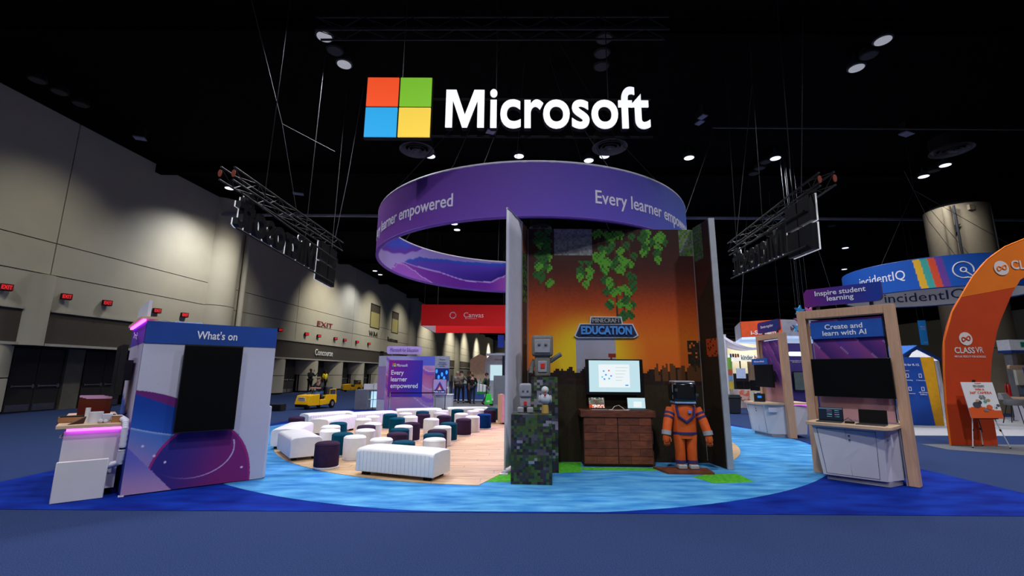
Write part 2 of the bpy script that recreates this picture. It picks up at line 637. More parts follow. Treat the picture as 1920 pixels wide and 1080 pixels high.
def hall_door(k, y0, y1):
    d = bpy.data.objects.new('door_%d' % k, None)
    COL.objects.link(d)
    d['kind'] = 'structure'
    d.parent = None
    d.matrix_world = wl_m @ Matrix.Translation((-1.0, y0, 0))
    w = (y1 - y0)
    MB().box(-.06, 0, 0, w, 0, 2.52).box(-.02, .03, 0, .05, 0, 2.52).build('door_frame', M_matt, d)
    for s in (0, 1):
        a = .05 + s * (w - .1) / 2 + .01
        b = a + (w - .1) / 2 - .02
        l = MB().box(0, .05, a, b, .02, 2.48).build('door_leaf', M_door, d)
        MB().box(.05, .055, a + .05, b - .05, .05, .3).build('kick_plate', M_steel, d)
        MB().box(.09, .12, a + .06, b - .04, .98, 1.03).box(.05, .1, a + .06, a + .12, .96, 1.05).box(
            .05, .1, b - .12, b - .04, .93, 1.08).build('push_bar', M_steel, d)


wl_m = Matrix.Translation((-20.1, 0, 0)) @ Matrix.Rotation(-math.atan(0.1), 4, 'Z')
for k, (a, b) in enumerate(((17.6, 19.55), (20.35, 22.3), (29.3, 31.3), (35.1, 36.9), (39.8, 41.4), (44.3, 46.2), (49, 51), (54, 56))):
    hall_door(k + 1, a, b)
# windows high on the wall
M_wing = mat('lit_office_window', (150, 142, 96), 0.3, emit=0.10, ergb=(170, 160, 100))
for k, (a, b) in enumerate(((48.6, 51.2), (55, 57.3))):
    w = bpy.data.objects.new('window_%d' % (k + 1), None)
    COL.objects.link(w)
    w['kind'] = 'structure'
    w.matrix_world = wl_m
    MB().box(-.1, .03, a, a + .12, 6.35, 9.0).box(-.1, .03, b - .12, b, 6.35, 9.0).box(-.1, .03, a, b, 8.88, 9.0).box(
        -.1, .03, a, b, 6.35, 6.45).build('window_frame', M_matt, w)
    MB().box(-.02, .01, a + .12, b - .12, 6.45, 8.88).build('pane', M_wing, w)
    MB().box(.01, .02, a + .12, b - .12, 8.1, 8.88).build('roller_blind', M_brown, w)
# wall lettering
M_dred = mat('dark_red_lettering', (130, 40, 44), 0.6)
M_dk = mat('dark_lettering', (40, 38, 36), 0.7)


def wall_text(lab, s, y, z, w, h, m):
    t = thing('mounted_lettering', lab, 'sign')
    t.matrix_world = wl_m
    text(s, m, t, .03, y, z, w=w, h=h, rz=90, ex=.03)
    return t


wall_text('large red EXIT letters fixed high on the left wall', 'EXIT', 39.2, 5.62, 2.6, .42, M_dred)
wall_text('pale CONCOURSE lettering on the brown band of the left wall', 'Concourse', 39.4, 3.24, 3.0, .52, M_txt)
wall_text('black hall number lettering below the first lit wall window', 'WA4', 49.6, 5.7, 2.3, .62, M_dk)
wall_text('dark Restrooms lettering below the second lit wall window', 'Restrooms', 55.6, 5.5, 3.4, .55, M_dk)

# exit sign boxes
M_red = mat('red_exit_letters', (230, 50, 56), 0.5, emit=0.7, ergb=(230, 40, 48))
M_redback = mat('dark_red_sign_face', (110, 20, 24), 0.5, emit=0.15, ergb=(150, 20, 24))
exits = [(16.25, 'above the pier at the left picture edge'), (18.3, 'above the nearest double doors'),
         (20.0, 'second above the near double doors'), (22.55, 'just left of the kiosk roof panel'),
         (24.25, 'just behind the white router on the kiosk'), (32.8, 'first to the right of the kiosk banner'),
         (36.3, 'left above the Concourse lettering'), (38.2, 'straight above the word Concourse'),
         (41.1, 'right above the end of the word Concourse'), (42.9, 'second past the word Concourse'),
         (45.6, 'third past the word Concourse'), (48.5, 'near the first lit wall window')]
ex0 = None
for i, (yy, lab) in enumerate(exits):
    lab = 'small red exit sign box on left wall, ' + lab
    if ex0 is None:
        ex0 = thing('exit_sign', lab, 'sign', group='exit signs along the left wall')
        MB().box(0, .22, -.17, .17, -.12, .12).build('housing', M_matt, ex0, .01)
        MB().box(.22, .225, -.155, .155, -.1, .1).build('sign_face', M_redback, ex0)
        text('EXIT', M_red, ex0, .23, 0, 0, w=.27, h=.14, rz=90, ex=.004, bold=.02)
        e = ex0
    else:
        bpy.context.view_layer.update()
        e = copy_tree(ex0)
        e['label'] = lab
    e.matrix_world = wl_m @ Matrix.Translation((0, yy, 4.58)) @ Matrix.Rotation(R(-24), 4, 'Z')

# ================================================================== HANGING RING BANNER
RC, RR, RZ0, RZ1 = (0.51, 12.58), 4.24, 4.65, 5.784


def ringp(cx, cy, r, a0, a1, z0, z1):
    return lambda u, v: (cx + r * math.sin(R(a0 + (a1 - a0) * u)), cy - r * math.cos(R(a0 + (a1 - a0) * u)),
                         z0 + (z1 - z0) * v)


def ring_outer(u, v):
    a = -180 + 360 * u           # 0 = nearest point
    base = grad([(-180, (70, 60, 150)), (-110, (90, 50, 130)), (-60, (104, 46, 138)), (-10, (92, 62, 152)),
                 (25, (84, 72, 168)), (60, (56, 86, 172)), (110, (50, 80, 170)), (180, (70, 60, 150))], a)
    return mixc(base, tuple(c * 1.12 for c in base), 1 - v)


def piece(tab, x):
    if x <= tab[0][0]:
        return tab[0][1]
    for (x0, y0), (x1, y1) in zip(tab, tab[1:]):
        if x <= x1:
            t = (x - x0) / (x1 - x0)
            return y0 + (y1 - y0) * t * t * (3 - 2 * t)
    return tab[-1][1]


MAGT = [(97, 0), (103, .30), (109, .40), (130, .42), (150, .28), (161, .30), (168, .5), (172, .75), (180, .9)]
MIDT = [(108, .38), (114, .55), (121, .72), (140, .86), (160, .93), (180, 1)]
LINE2 = [(101, .14), (104, .30), (109, .34), (116, .27), (123, .13), (131, 0), (180, -1)]


def ring_inner(u, v):
    """wave print on the inside, repeated every 110 degrees"""
    p = 70 + ((180 - 360 * u) - 70) % 110
    c = mixc((190, 176, 244), (150, 140, 222), sm(70, 170, p) * v)
    # blue field with a purple sweep at the left end
    e = piece([(70, .0), (84, .30), (96, .42), (108, .58), (116, .78), (124, 1.0), (126, 1.3), (180, 1.4)], p)
    if v > e:
        c = mixc((120, 60, 190), (70, 96, 232), sm(.02, .30, v - e))
        c = mixc((190, 176, 244), c, sm(0, .05, v - e))
    mt, md = piece(MAGT, p), piece(MIDT, p)
    if p > 108 and v < md:
        c = mixc((96, 70, 200), (50, 34, 140), sm(125, 165, p) * sm(md, mt, v))
        c = mixc((40, 100, 210), c, sm(0, .16, md - v))
    if v < mt:
        c = mixc((150, 66, 196), (112, 44, 170), sm(100, 150, p))
        if p > 158:
            c = mixc(c, (160, 84, 190), sm(158, 172, p))
        if mt - v < .035:
            c = (196, 168, 240)
    l2 = piece(LINE2, p)
    if v < l2 and v < mt:
        c = (176, 100, 222) if l2 - v > .03 else (206, 176, 244)
    return c


ring = thing('ring_banner', 'big purple ring banner hanging over the stage lettered Every learner empowered', 'banner')
sheet('outer_fabric', ring, ring_outer, 144, 6, ringp(*RC, RR, -180, 180, RZ0, RZ1))
sheet('inner_fabric', ring, ring_inner, 640, 44, ringp(*RC, RR - .07, -180, 180, RZ0, RZ1))
M_rim = mat('violet_hem', (96, 60, 160), 0.7)
for z, m in ((RZ0, M_rim), (RZ1, mat('pale_frame_tube', (190, 186, 205), 0.5))):
    pts = [(RC[0] + (RR - .035) * math.sin(2 * PI * i / 96), RC[1] - (RR - .035) * math.cos(2 * PI * i / 96), z) for i in range(97)]
    MB().tube(pts, .042, 8, False).build('rim', m, ring, smooth=True)


def islands(me):
    """split a lettering mesh into letters (pieces that overlap in x belong to one letter)"""
    bm = bmesh.new(); bm.from_mesh(me); bm.verts.ensure_lookup_table()
    seen = set(); groups = []
    for v in bm.verts:
        if v.index in seen:
            continue
        st = [v]; comp = []
        seen.add(v.index)
        while st:
            a = st.pop(); comp.append(a.index)
            for e in a.link_edges:
                b = e.other_vert(a)
                if b.index not in seen:
                    seen.add(b.index); st.append(b)
        xs = [bm.verts[i].co.x for i in comp]
        groups.append([min(xs), max(xs), comp])
    groups.sort()
    out = []
    for g in groups:
        if out and g[0] < out[-1][1] - 0.02 * 0:
            out[-1][1] = max(out[-1][1], g[1]); out[-1][2] += g[2]
        else:
            out.append(g)
    bm.free()
    return [set(g[2]) for g in out]


def curved_text(s, parent, m, cx, cy, r, adeg, z, w, h, inside=False, bold=.01, anchor='L', ex=.006):
    me = text_mesh(s, bold, 3)
    co = [v.co.copy() for v in me.vertices]
    x0 = min(c.x for c in co); x1 = max(c.x for c in co); y0 = min(c.y for c in co); y1 = max(c.y for c in co)
    bmx = bmesh.new(); bmx.from_mesh(me)
    for k in range(1, 40):
        xx = x0 + (x1 - x0) * k / 40
        bmesh.ops.bisect_plane(bmx, geom=bmx.verts[:] + bmx.edges[:] + bmx.faces[:], plane_co=(xx, 0, 0), plane_no=(1, 0, 0))
    bmx.to_mesh(me); bmx.free()
    words = []
    last = -9
    for g in islands(me):
        gx = [me.vertices[i].co.x for i in g]
        if words and min(gx) - last < .16:
            words[-1] |= g
        else:
            words.append(set(g))
        last = max(last, max(gx))
    for v in me.vertices:
        t = (v.co.x - x0) / (x1 - x0) * w
        if anchor == 'R':
            t -= w
        if anchor == 'C':
            t -= w / 2
        a = R(adeg) + t / r
        rr = r + (v.co.z + .5) * ex if not inside else r - (v.co.z + .5) * ex
        if inside:
            a = R(adeg) - t / r
        zz = z + ((v.co.y - y0) / (y1 - y0) - .5) * h
        v.co = Vector((cx + rr * math.sin(a), cy - rr * math.cos(a), zz))
    co = [v.co.copy() for v in me.vertices]
    fs = [tuple(p.vertices) for p in me.polygons]
    for g in words:
        ids = sorted(g); mp = {q: i for i, q in enumerate(ids)}
        w_ = bpy.data.meshes.new('lettering')
        w_.from_pydata([co[i] for i in ids], [], [tuple(mp[q] for q in f) for f in fs if f[0] in g])
        w_.materials.append(m)
        o = bpy.data.objects.new('lettering', w_); COL.objects.link(o); o.parent = parent


M_ringtxt = mat('pale_grey_lettering', (214, 208, 224), 0.6, var=0.01)
for a in (15.6, 110, -72.0):
    curved_text('Every learner empowered', ring, M_ringtxt, *RC, RR, a, 5.07, 3.55, .37)
for a in (20, 70, 130, 190, 250, 310, 345):
    x, y = RC[0] + RR * math.sin(R(a)), RC[1] - RR * math.cos(R(a))
    MB().tube([(x, y, RZ1), (x * .6 + RC[0] * .4, y * .6 + RC[1] * .4, 8.2), (RC[0] * .8 + x * .2, RC[1] * .8 + y * .2, 11.88)], .009, 5).build('cable', M_wire, ring)


# ================================================================== HANGING COMPANY SIGNS AND TRUSSES
def letters(s, parent, m, x, y, z, w, h, ex, bold, name='letter', mback=None, back=.12):
    """big sign letters, one mesh each: face looks along -y, optional can behind"""
    me = text_mesh(s, bold, 6)
    co = [v.co.copy() for v in me.vertices]
    x0 = min(c.x for c in co); x1 = max(c.x for c in co); y0 = min(c.y for c in co); y1 = max(c.y for c in co)
    cap = [c.y for c in co if c.x < x0 + (x1 - x0) * .15]
    fs = [tuple(p.vertices) for p in me.polygons]
    for g in islands(me):
        ids = sorted(g); mp = {a: i for i, a in enumerate(ids)}
        for (dy0, dy1, mm, nm) in ((0, ex, m, name),) + (((ex, ex + back, mback, 'letter_can'),) if mback else ()):
            vs = [((co[i].x - x0) / (x1 - x0) * w + x, y + (dy0 if co[i].z > 0 else dy1),
                   (co[i].y - y0) / (y1 - y0) * h + z) for i in ids]
            ff = [tuple(mp[a] for a in f) for f in fs if f[0] in g]
            q = bpy.data.meshes.new(nm); q.from_pydata(vs, [], ff); q.materials.append(mm)
            o = bpy.data.objects.new(nm, q); COL.objects.link(o); o.parent = parent


LOGO = (('orange red logo square', (240, 80, 34), 0, 1), ('green logo square', (118, 184, 42), 1, 1),
        ('cyan blue logo square', (36, 160, 220), 0, 0), ('yellow logo square', (236, 200, 70), 1, 0))
SIGNW, LOGOS = 5.77, 1.30


def company_sign(lab, mback=None, glow=1.0, hoist=3.2):
    """local frame: left end of the logo at the origin, face looks along -y"""
    t = thing('hanging_sign', lab, 'sign', group='hanging company signs around the ring')
    g = .035
    a = (LOGOS - g) / 2
    for nm, rgb, i, j in LOGO:
        m = mat(nm.replace(' ', '_') + str(glow), rgb, 0.5, var=.02, emit=glow, ergb=rgb)
        if mback:
            m = mat('white_sign_rim', (235, 236, 240), .5, emit=.3)
        x0, z0 = i * (a + g), j * (a + g)
        sq = MB().box(x0, x0 + a, 0, .03, z0, z0 + a).build('logo_square', m, t)
        sq['label'] = nm
        if mback:
            MB().box(x0 + .015, x0 + a - .015, .03, .16, z0 + .015, z0 + a - .015).build('logo_can', mback, t)
        else:
            MB().box(x0 - .02, x0 + a + .02, .03, .12, z0 - .02, z0 + a + .02).build('logo_can', M_matt, t)
    mw = mat('lit_white_letter' + str(glow), (245, 246, 250), 0.5, emit=glow * .95, ergb=(250, 250, 255), var=.01)
    letters('icrosoft', t, mw, 1.60 + .885, 0, .2, 3.195, .92, .03, .017, mback=mback or M_matt)
    Mp = [(0, 0), (.135, 0), (.135, .60), (.335, 0), (.435, 0), (.635, .60), (.635, 0), (.77, 0), (.77, .82), (.565, .82), (.385, .27), (.205, .82), (0, .82)]
    Mp = [(1.60 + a, .215 + b) for a, b in Mp]
    MB().prism(Mp, 0, .03).build('letter', mw, t)
    MB().prism(Mp, .03, .15).build('letter_can', mback or M_matt, t)
    for z0 in (.12, .95):
        MB().tube([(.2, .2, z0), (SIGNW, .2, z0)], .025, 6).build('back_rail', M_matt, t)
    for xx in (.65, 2.6, 4.9):
        MB().tube([(xx, .22, 1.25 if xx < 1 else .9), (xx, .22, 1.25 + hoist)], .010, 5).build('cable', M_wire, t)
    return t


def truss(lab, p0, p1, up=(0, 0, 1), s=.3, m=None, ends=None):
    """box truss between two points, bottom chord centre line given"""
    m = m or M_matt
    t = thing('box_truss', lab, 'truss', p0)
    p0, p1 = Vector(p0), Vector(p1)
    d = (p1 - p0); L = d.length; d.normalize()
    sd = d.cross(Vector((0, 0, 1))).normalized() * s / 2
    u = Vector((0, 0, s))
    cs = [-sd, sd, -sd + u, sd + u]
    for c in cs:
        MB().tube([c, c + d * L], .024, 6).build('chord', m, t)
    n = max(2, int(L / .5))
    mb = MB()
    for k in range(n):
        a, b = d * (L * k / n), d * (L * (k + 1) / n)
        for (i, j) in ((0, 2), (1, 3), (0, 1), (2, 3)):
            mb.tube([cs[i] + a, cs[j] + b] if k % 2 else [cs[j] + a, cs[i] + b], .011, 4, False)
    o = mb.build('bracing', m, t)
    o['kind'] = 'stuff'
    for e in (ends or ()):
        c = d * L if e else Vector((0, 0, 0))
        for q in (0, 1):
            qq = c + (cs[0] if q == 0 else cs[1])
            MB().lathe([(.09, -.01), (.09, .01)], 8, Matrix.Translation(qq + Vector((0, 0, s / 2))) @ Matrix.Diagonal((.5, 1, 1, 1)), 'y').build(
                'corner_plate', mat('orange_gusset', (130, 44, 14), .6), t)
    return t


M_truss = mat('dull_truss_metal', (30, 30, 33), 0.6, 0.3)
fs_ = company_sign('brightly lit front company sign with four-colour logo hung above the ring banner', glow=.78, hoist=4.35)
fs_.location = (-2.95, 8.2, 6.22)
fs_.rotation_euler = (0, 0, R(-.2))
truss('dark truss across the top of the picture above the lit sign', (-4.2, 8.5, 8.75), (3.3, 8.5, 8.82), m=M_truss)
M_can = mat('black_sign_can', (16, 18, 22), 0.4)
ls_ = company_sign('hanging company sign seen from behind at the left of the ring banner', mback=M_can, glow=.3, hoist=6.0)
ls_.matrix_world = Matrix.Translation((-6.32, 15.35, 4.50)) @ Matrix.Rotation(R(-90), 4, 'Z') @ Matrix.Rotation(R(-1.5), 4, 'Y') 
truss('dark truss carrying the reversed sign at the left', (-6.3, 9.3, 5.78), (-6.3, 15.8, 5.95), m=M_truss, ends=(0,))
rs_ = company_sign('hanging company sign seen from behind at the right of the ring banner', mback=M_can, glow=.3, hoist=6.0)
rs_.matrix_world = Matrix.Translation((6.92, 9.75, 4.42)) @ Matrix.Rotation(R(80.5), 4, 'Z') @ Matrix.Rotation(R(-4), 4, 'Y')
truss('dark truss carrying the reversed sign at the right', (6.85, 9.2, 5.7), (7.95, 15.7, 6.0), m=M_truss, ends=(0,))

# ================================================================== STAGE SEATS
def bench_proto():
    t = thing('bench', 'x', 'bench')
    w, d, h = 1.55, .56, .45
    n = 20
    # cushion body with a softly crowned top
    mb = MB()
    prof = [(0, .075), (0, .38), (.02, .415), (.06, .437), (d / 2, .452), (d - .06, .437), (d - .02, .415), (d, .38), (d, .075)]
    for i in range(n + 1):
        x = -w / 2 + w * i / n
        tap = 1.0
        zz = 1 - .03 * (abs(2 * i / n - 1) ** 8)
        for y, z in prof:
            mb.v.append((x, y, z * (zz if z > .2 else 1)))
    m_ = len(prof)
    for i in range(n):
        for k in range(m_ - 1):
            a = i * m_ + k
            mb.f.append((a, a + 1, a + m_ + 1, a + m_))
        mb.f.append((i * m_, (i + 1) * m_, (i + 1) * m_ + m_ - 1, i * m_ + m_ - 1))
    mb.f.append(tuple(range(m_)))
    mb.f.append(tuple(n * m_ + k for k in range(m_))[::-1])
    mb.build('cushion', M_vinyl, t, .012, 2)
    for i in range(n - 1):
        x = -w / 2 + w * (i + 1) / n
        MB().tube([(x, -.0005, .09), (x, -.0005, .39)], .0035, 4, False).build('seam', mat('grey_seam', (170, 176, 186), .6), t)
    for sx in (-1, 1):
        box('foot', M_matt, t, sx * .62 - .06, sx * .62 + .06, .06, .14, .018, .08)
        box('foot', M_matt, t, sx * .62 - .06, sx * .62 + .06, d - .14, d - .06, .018, .08)
    return t


def pouf_proto(m, ring=True):
    t = thing('pouf', 'x', 'stool')
    r = .205
    MB().lathe([(r - .004, .05), (r, .06), (r + .002, .25), (r - .001, .405), (r - .008, .425), (r - .03, .440),
                (r * .6, .449), (.001, .452)], 32).build('cushion', m, t, smooth=True)
    MB().lathe([(r - .003, .404), (r + .004, .409), (r - .003, .414)], 32).build('piping', m, t, smooth=True)
    MB().lathe([(r + .004, .020), (r + .006, .024), (r + .006, .045), (r - .01, .05)], 32).build('base_ring', M_white, t, smooth=True)
    return t


def bench(lab, fl, fr, first=[None]):
    """fl, fr: front-left and front-right bottom corners on the floor, seen from the front side"""
    if first[0] is None:
        o = first[0] = bench_proto()
    else:
        o = copy_tree(first[0])
    o['label'] = lab
    o['group'] = 'white padded benches'
    mx, my = (fl[0] + fr[0]) / 2, (fl[1] + fr[1]) / 2
    o.location = (mx, my, 0)
    o.rotation_euler = (0, 0, math.atan2(fr[1] - fl[1], fr[0] - fl[0]))
    o.scale = (math.hypot(fr[0] - fl[0], fr[1] - fl[1]) / 1.55, 1, 1)


bench('white padded bench nearest the camera at the front edge of the wooden floor', (-2.52, 7.72), (-1.18, 7.22))
bench('white padded bench at the left front edge of the wooden floor', (-4.85, 9.79), (-4.07, 8.72))
bench('white padded bench just behind the front left bench', (-5.42, 11.45), (-5.12, 10.02))
bench('long white padded bench whose end faces the camera left of the poufs', (-4.72, 12.1), (-4.42, 13.45))
bench('low white padded bench farthest left toward the yellow cart', (-5.82, 13.43), (-4.89, 14.55))
bench('white padded bench just left below the gradient welcome panel', (-4.66, 13.75), (-3.6, 14.75))
bench('white padded bench in front of the rope barrier', (-3.77, 15.35), (-2.35, 15.8))
bench('white padded bench farthest right below the visitors', (-2.2, 16.15), (-0.8, 16.5))

PM = {'w': M_vinyl, 'p': M_purple, 't': M_teal, 'b': M_blueteal}
PN = {'w': 'white', 'p': 'plum purple', 't': 'dark teal', 'b': 'deep blue'}
POUFS = [('p', -3.2, 8.24, 'standing nearest the camera left of the front bench'),
         ('t', -3.37, 9.42, 'half hidden behind the nearest left white pouf'),
         ('w', -3.0, 9.05, 'just left behind the front bench with its base ring showing'),
         ('w', -3.83, 9.94, 'beside the right end of the left front bench'),
         ('w', -4.1, 10.67, 'directly behind the white pouf beside the left front bench'),
         ('t', -4.17, 11.3, 'behind the pair of white poufs at the left'),
         ('w', -3.11, 10.04, 'in front of the half hidden left plum pouf'),
         ('p', -3.31, 10.72, 'squeezed between white poufs left of centre'),
         ('w', -3.33, 11.27, 'with lavender side, behind the left plum pouf'),
         ('w', -3.89, 12.31, 'close to the end of the long left bench'),
         ('w', -3.87, 13.04, 'farthest back on the left side of the group'),
         ('w', -2.4, 8.73, 'low behind the left half of the front bench'),
         ('p', -5.82, 12.69, 'standing alone at the far left beyond the benches'),
         ('t', -3.54, 13.66, 'large at the left back below the gradient panel'),
         ('t', -3.06, 12.55, 'in the middle left, tallest of the teal column'),
         ('w', -2.82, 13.06, 'right behind the middle left teal pouf'),
         ('w', -3.18, 14.03, 'at the back in front of the barrier bench'),
         ('p', -2.59, 13.73, 'in the back centre below a teal one'),
         ('t', -2.79, 14.69, 'at the back centre peeping over a plum one'),
         ('p', -2.42, 11.38, 'in the centre right of a bright white pouf'),
         ('w', -2.47, 10.79, 'bright, in the centre between teal and plum poufs'),
         ('t', -2.42, 10.2, 'behind the low centre plum pouf'),
         ('p', -2.3, 9.51, 'low in the centre in front of a teal one'),
         ('t', -1.91, 8.39, 'peeping over the middle of the front bench'),
         ('w', -1.42, 8.76, 'behind the right end of the front bench'),
         ('t', -1.54, 9.39, 'just behind the white pouf at the front bench right end'),
         ('p', -1.57, 10.0, 'peeping between the right teal and bright white ones'),
         ('w', -1.57, 10.7, 'bright, behind the right plum sliver'),
         ('t', -1.52, 11.44, 'with blue sheen, behind the right bright white pouf'),
         ('w', -2.12, 12.42, 'tall in the middle with shaded left side'),
         ('p', -1.9, 13.23, 'behind the tall middle white pouf'),
         ('w', -2.16, 14.23, 'in the back row left of the rear bench'),
         ('w', -2.24, 15.09, 'farthest in the back row between the two rear benches'),
         ('t', -1.78, 15.46, 'leaning close to the left half of the rear right bench'),
         ('w', -1.5, 14.04, 'lavender tinted, behind the big right plum pouf'),
         ('w', -1.23, 15.09, 'in front of the middle of the rear right bench'),
         ('w', -1.08, 15.66, 'touching the rear right bench'),
         ('p', -1.26, 12.39, 'large at the right side of the group'),
         ('w', -1.09, 13.18, 'pinkish lit, between the large plum and the deep blue poufs'),
         ('b', -0.8, 13.86, 'at the right edge of the group'),
         ('p', -0.7, 15.41, 'at the right back near the pink counter'),
         ('t', -0.66, 16.16, 'farthest right back behind a plum one')]
proto = {}
for c, x, y, lab in POUFS:
    if c not in proto:
        o = proto[c] = pouf_proto(PM[c])
    else:
        o = copy_tree(proto[c])
    o['label'] = 'round %s pouf %s' % (PN[c], lab)
    o['group'] = 'round poufs on the stage floor'
    o.location = (x, y, 0 if c != 'p' or x > -5 else -.009)
    o.rotation_euler = (0, 0, rnd.uniform(0, 6))

# ================================================================== WHAT'S ON KIOSK (left)
KL = Matrix.Translation((-5.15, 6.35, 0)) @ Matrix.Rotation(R(39.5), 4, 'Z')
k = thing('banner_kiosk', 'tall fabric-wrapped kiosk with blue What\'s on header and blue violet swirl print', 'kiosk', (-5.15, 6.35, 0), 39.5)


def swirl(u, v):
    """front print of the left kiosk, u 0..1 across 1.68 m, v 0..1 over 2.04 m"""
    x, z = u * 1.68, v * 2.04
    base = mixc((186, 184, 206), (196, 196, 214), v)
    zl = 1.38 - .10 * x - .34 * x * x
    z2 = .88 - .34 * x + .16 * x * x
    if z < zl and x < 1.3:
        t = zl - z
        if t < .035 + .10 * math.sin(min(PI, max(0, x * 2.6 + .2))):
            base = (104, 34, 118)
        else:
            base = mixc((12, 62, 160), (40, 92, 190), sm(.1, .6, t) * (1 - .6 * x))
    if z < z2 and x < 1.3:
        base = mixc((70, 116, 200), (150, 130, 196), sm(0, .6, z2 - z + .25 * (.5 - x)))
        if z2 - z < .03:
            base = mixc((170, 190, 236), base, (z2 - z) / .03)
    # dark violet disc at the bottom
    q = math.hypot((x - .86) / .64, (z - .06) / .84)
    if q < 1:
        base = mixc((44, 40, 130), (122, 34, 112), sm(-.45, .5, x - .80 + .3 * (.4 - z)))
        if q > .955:
            base = (150, 40, 120)
    if q < 1.0 or z < .3:
        r_ = math.hypot((x - .74) / .52, (z - .52) / .40)
        if .965 < r_ < 1.0 and z < .62 and x > .35:
            base = mixc((190, 170, 216), base, sm(1.2, .3, x))
    # pale violet wedge at the lower left
    if z < .62 - 1.15 * x:
        base = mixc((96, 100, 196), (176, 140, 190), sm(.55, 0, z))
    elif z < .42 - .45 * x and q > .9:
        base = mixc((140, 60, 140), (166, 90, 150), z * 3)
    for px_, pz_ in ((.16, .62), (.30, .48), (.43, .38), (1.38, .20)):
        if math.hypot(x - px_, z - pz_) < .016:
            base = (214, 196, 230)
    return base


MB().hexa([(0.01, .01, .02), (1.67, .01, .02), (-.14, 1.99, .02), (1.6, 1.99, .02), (0.01, .01, 2.33), (1.67, .01, 2.33),
           (-.14, 1.99, 2.33), (1.6, 1.99, 2.33)]).build('core', M_whitefab, k)
sheet('front_fabric', k, swirl, 240, 280, flat(0, 1.68, .02, 2.03, 0))
box('header_panel', M_blue, k, 0, 1.68, -.012, .005, 2.03, 2.34)
text("What's on", M_txt, k, .86, -.014, 2.175, w=.52, h=.125, bold=.012)
sheet('side_header', k, lambda u, v: mixc((70, 60, 170), (120, 50, 180), u), 6, 3,
      lambda u, v: (-.15 * (1 - u) - .004, 2.0 * (1 - u), 2.03 + .31 * v))
text('What\'s next', M_txt, k, -.09, 1.0, 2.17, w=.9, h=.12, rz=-94, bold=.01, ex=.004)
sheet('side_fabric', k, lambda u, v: mixc((150, 110, 190), (180, 176, 206), sm(.3, .6, v)) if v > .62 - .2 * u else (40, 80, 180), 12, 30,
      lambda u, v: (-.15 * (1 - u) - .003, 2.0 * (1 - u), .02 + 2.01 * v))
MB().hexa([(-.07, -.02, 2.365), (.13, -.02, 2.365), (-.22, 2.0, 2.365), (-.02, 2.0, 2.365), (-.07, -.02, 2.40), (.13, -.02, 2.40), (-.22, 2.0, 2.40), (-.02, 2.0, 2.40)]).build('roof_slab', M_oakx, k)
MB().hexa([(-.045, .0, 2.335), (-.012, .0, 2.335), (-.195, 2.0, 2.335), (-.16, 2.0, 2.335), (-.045, .0, 2.362), (-.012, .0, 2.362), (-.195, 2.0, 2.362), (-.16, 2.0, 2.362)]).build('led_strip', M_pinkled, k)
MB().hexa([(-.01, .2, 2.402), (.03, .2, 2.402), (-.12, 1.6, 2.402), (-.08, 1.6, 2.402), (-.01, .2, 2.66), (.03, .2, 2.66),
           (-.12, 1.6, 2.66), (-.08, 1.6, 2.66)]).build('top_sign', M_whitefab, k)
box('plinth_strip', M_black, k, .02, 1.66, .03, .5, 0.006, .02)
box('foot', M_white, k, -.02, .04, -.01, .05, 0.006, .02)
# fabric seam line and side bump on the right
box('side_ledge', M_whitefab, k, 1.67, 1.72, .02, .5, .02, 1.10, .01)

tv = thing('television', 'large black portrait television switched off on the What\'s on kiosk', 'television', (-5.15, 6.35, 0), 39.5)
box('screen', M_off, tv, .475, 1.19, -.155, -.15, .81, 2.0)
box('bezel', M_matt, tv, .465, 1.20, -.15, -.10, .79, 2.02, .004)
box('wall_bracket', M_dgrey, tv, .65, 1.0, -.10, -.012, 1.2, 1.6)
tv2 = thing('television', 'black television seen edge on at the left side of the What\'s on kiosk', 'television', (-5.15, 6.35, 0), 133.8 + 90)
tv2.matrix_world = KL @ Matrix.Rotation(R(-85.7), 4, 'Z')
box('screen', M_off, tv2, -1.35, -.55, -.205, -.20, 1.32, 2.0)
box('bezel', M_matt, tv2, -1.37, -.53, -.2, -.12, 1.3, 2.02, .006)
box('wall_bracket', M_dgrey, tv2, -1.1, -.8, -.12, -.02, 1.5, 1.8)

rt = thing('router', 'flat white wireless router lying on top of the What\'s on kiosk', 'router')
rt.matrix_world = KL @ Matrix.Translation((.5, .30, 2.336))
MB().prism(rrect(-.17, .17, -.09, .09, .03), .012, .04, 'xy').build('housing', mat('pale_blue_grey_plastic', (150, 160, 190), .4), rt, .004)
MB().box(-.1, .1, -.06, .06, 0, .012).build('foot', M_dgrey, rt)
MB().tube([(-.17, 0, .02), (-.3, .04, .05), (-.42, .05, .02), (-.5, .2, .0)], .005, 5).build('cable', M_grey, rt)

# side desk of that kiosk
d = thing('side_desk', 'oak topped white desk with magenta light strip at the left of the swirl kiosk', 'desk', (-5.15, 6.35, 0), 39.5)
MB().hexa([(-.74, .12, .90), (-.07, .12, .90), (-.80, 2.4, .90), (-.22, 2.4, .90), (-.74, .12, .945), (-.07, .12, .945),
           (-.80, 2.4, .945), (-.22, 2.4, .945)]).build('worktop', M_oakx, d, .004)
MB().hexa([(-.66, .22, .1), (-.08, .22, .1), (-.72, 2.3, .1), (-.22, 2.3, .1), (-.66, .22, .86), (-.08, .22, .86),
           (-.72, 2.3, .86), (-.22, 2.3, .86)]).build('cabinet_body', M_white, d)
box('led_strip', M_pinkled, d, -.64, -.09, .175, .20, .862, .899)
box('plinth', M_matt, d, -.6, -.12, .28, 2.2, .006, .1)
box('front_screen_panel', M_white, d, -.67, -.17, .075, .13, .008, .50, .008)
box('side_shelf_edge', M_white, d, -.70, -.66, .25, .9, .78, .80)
hose = MB()
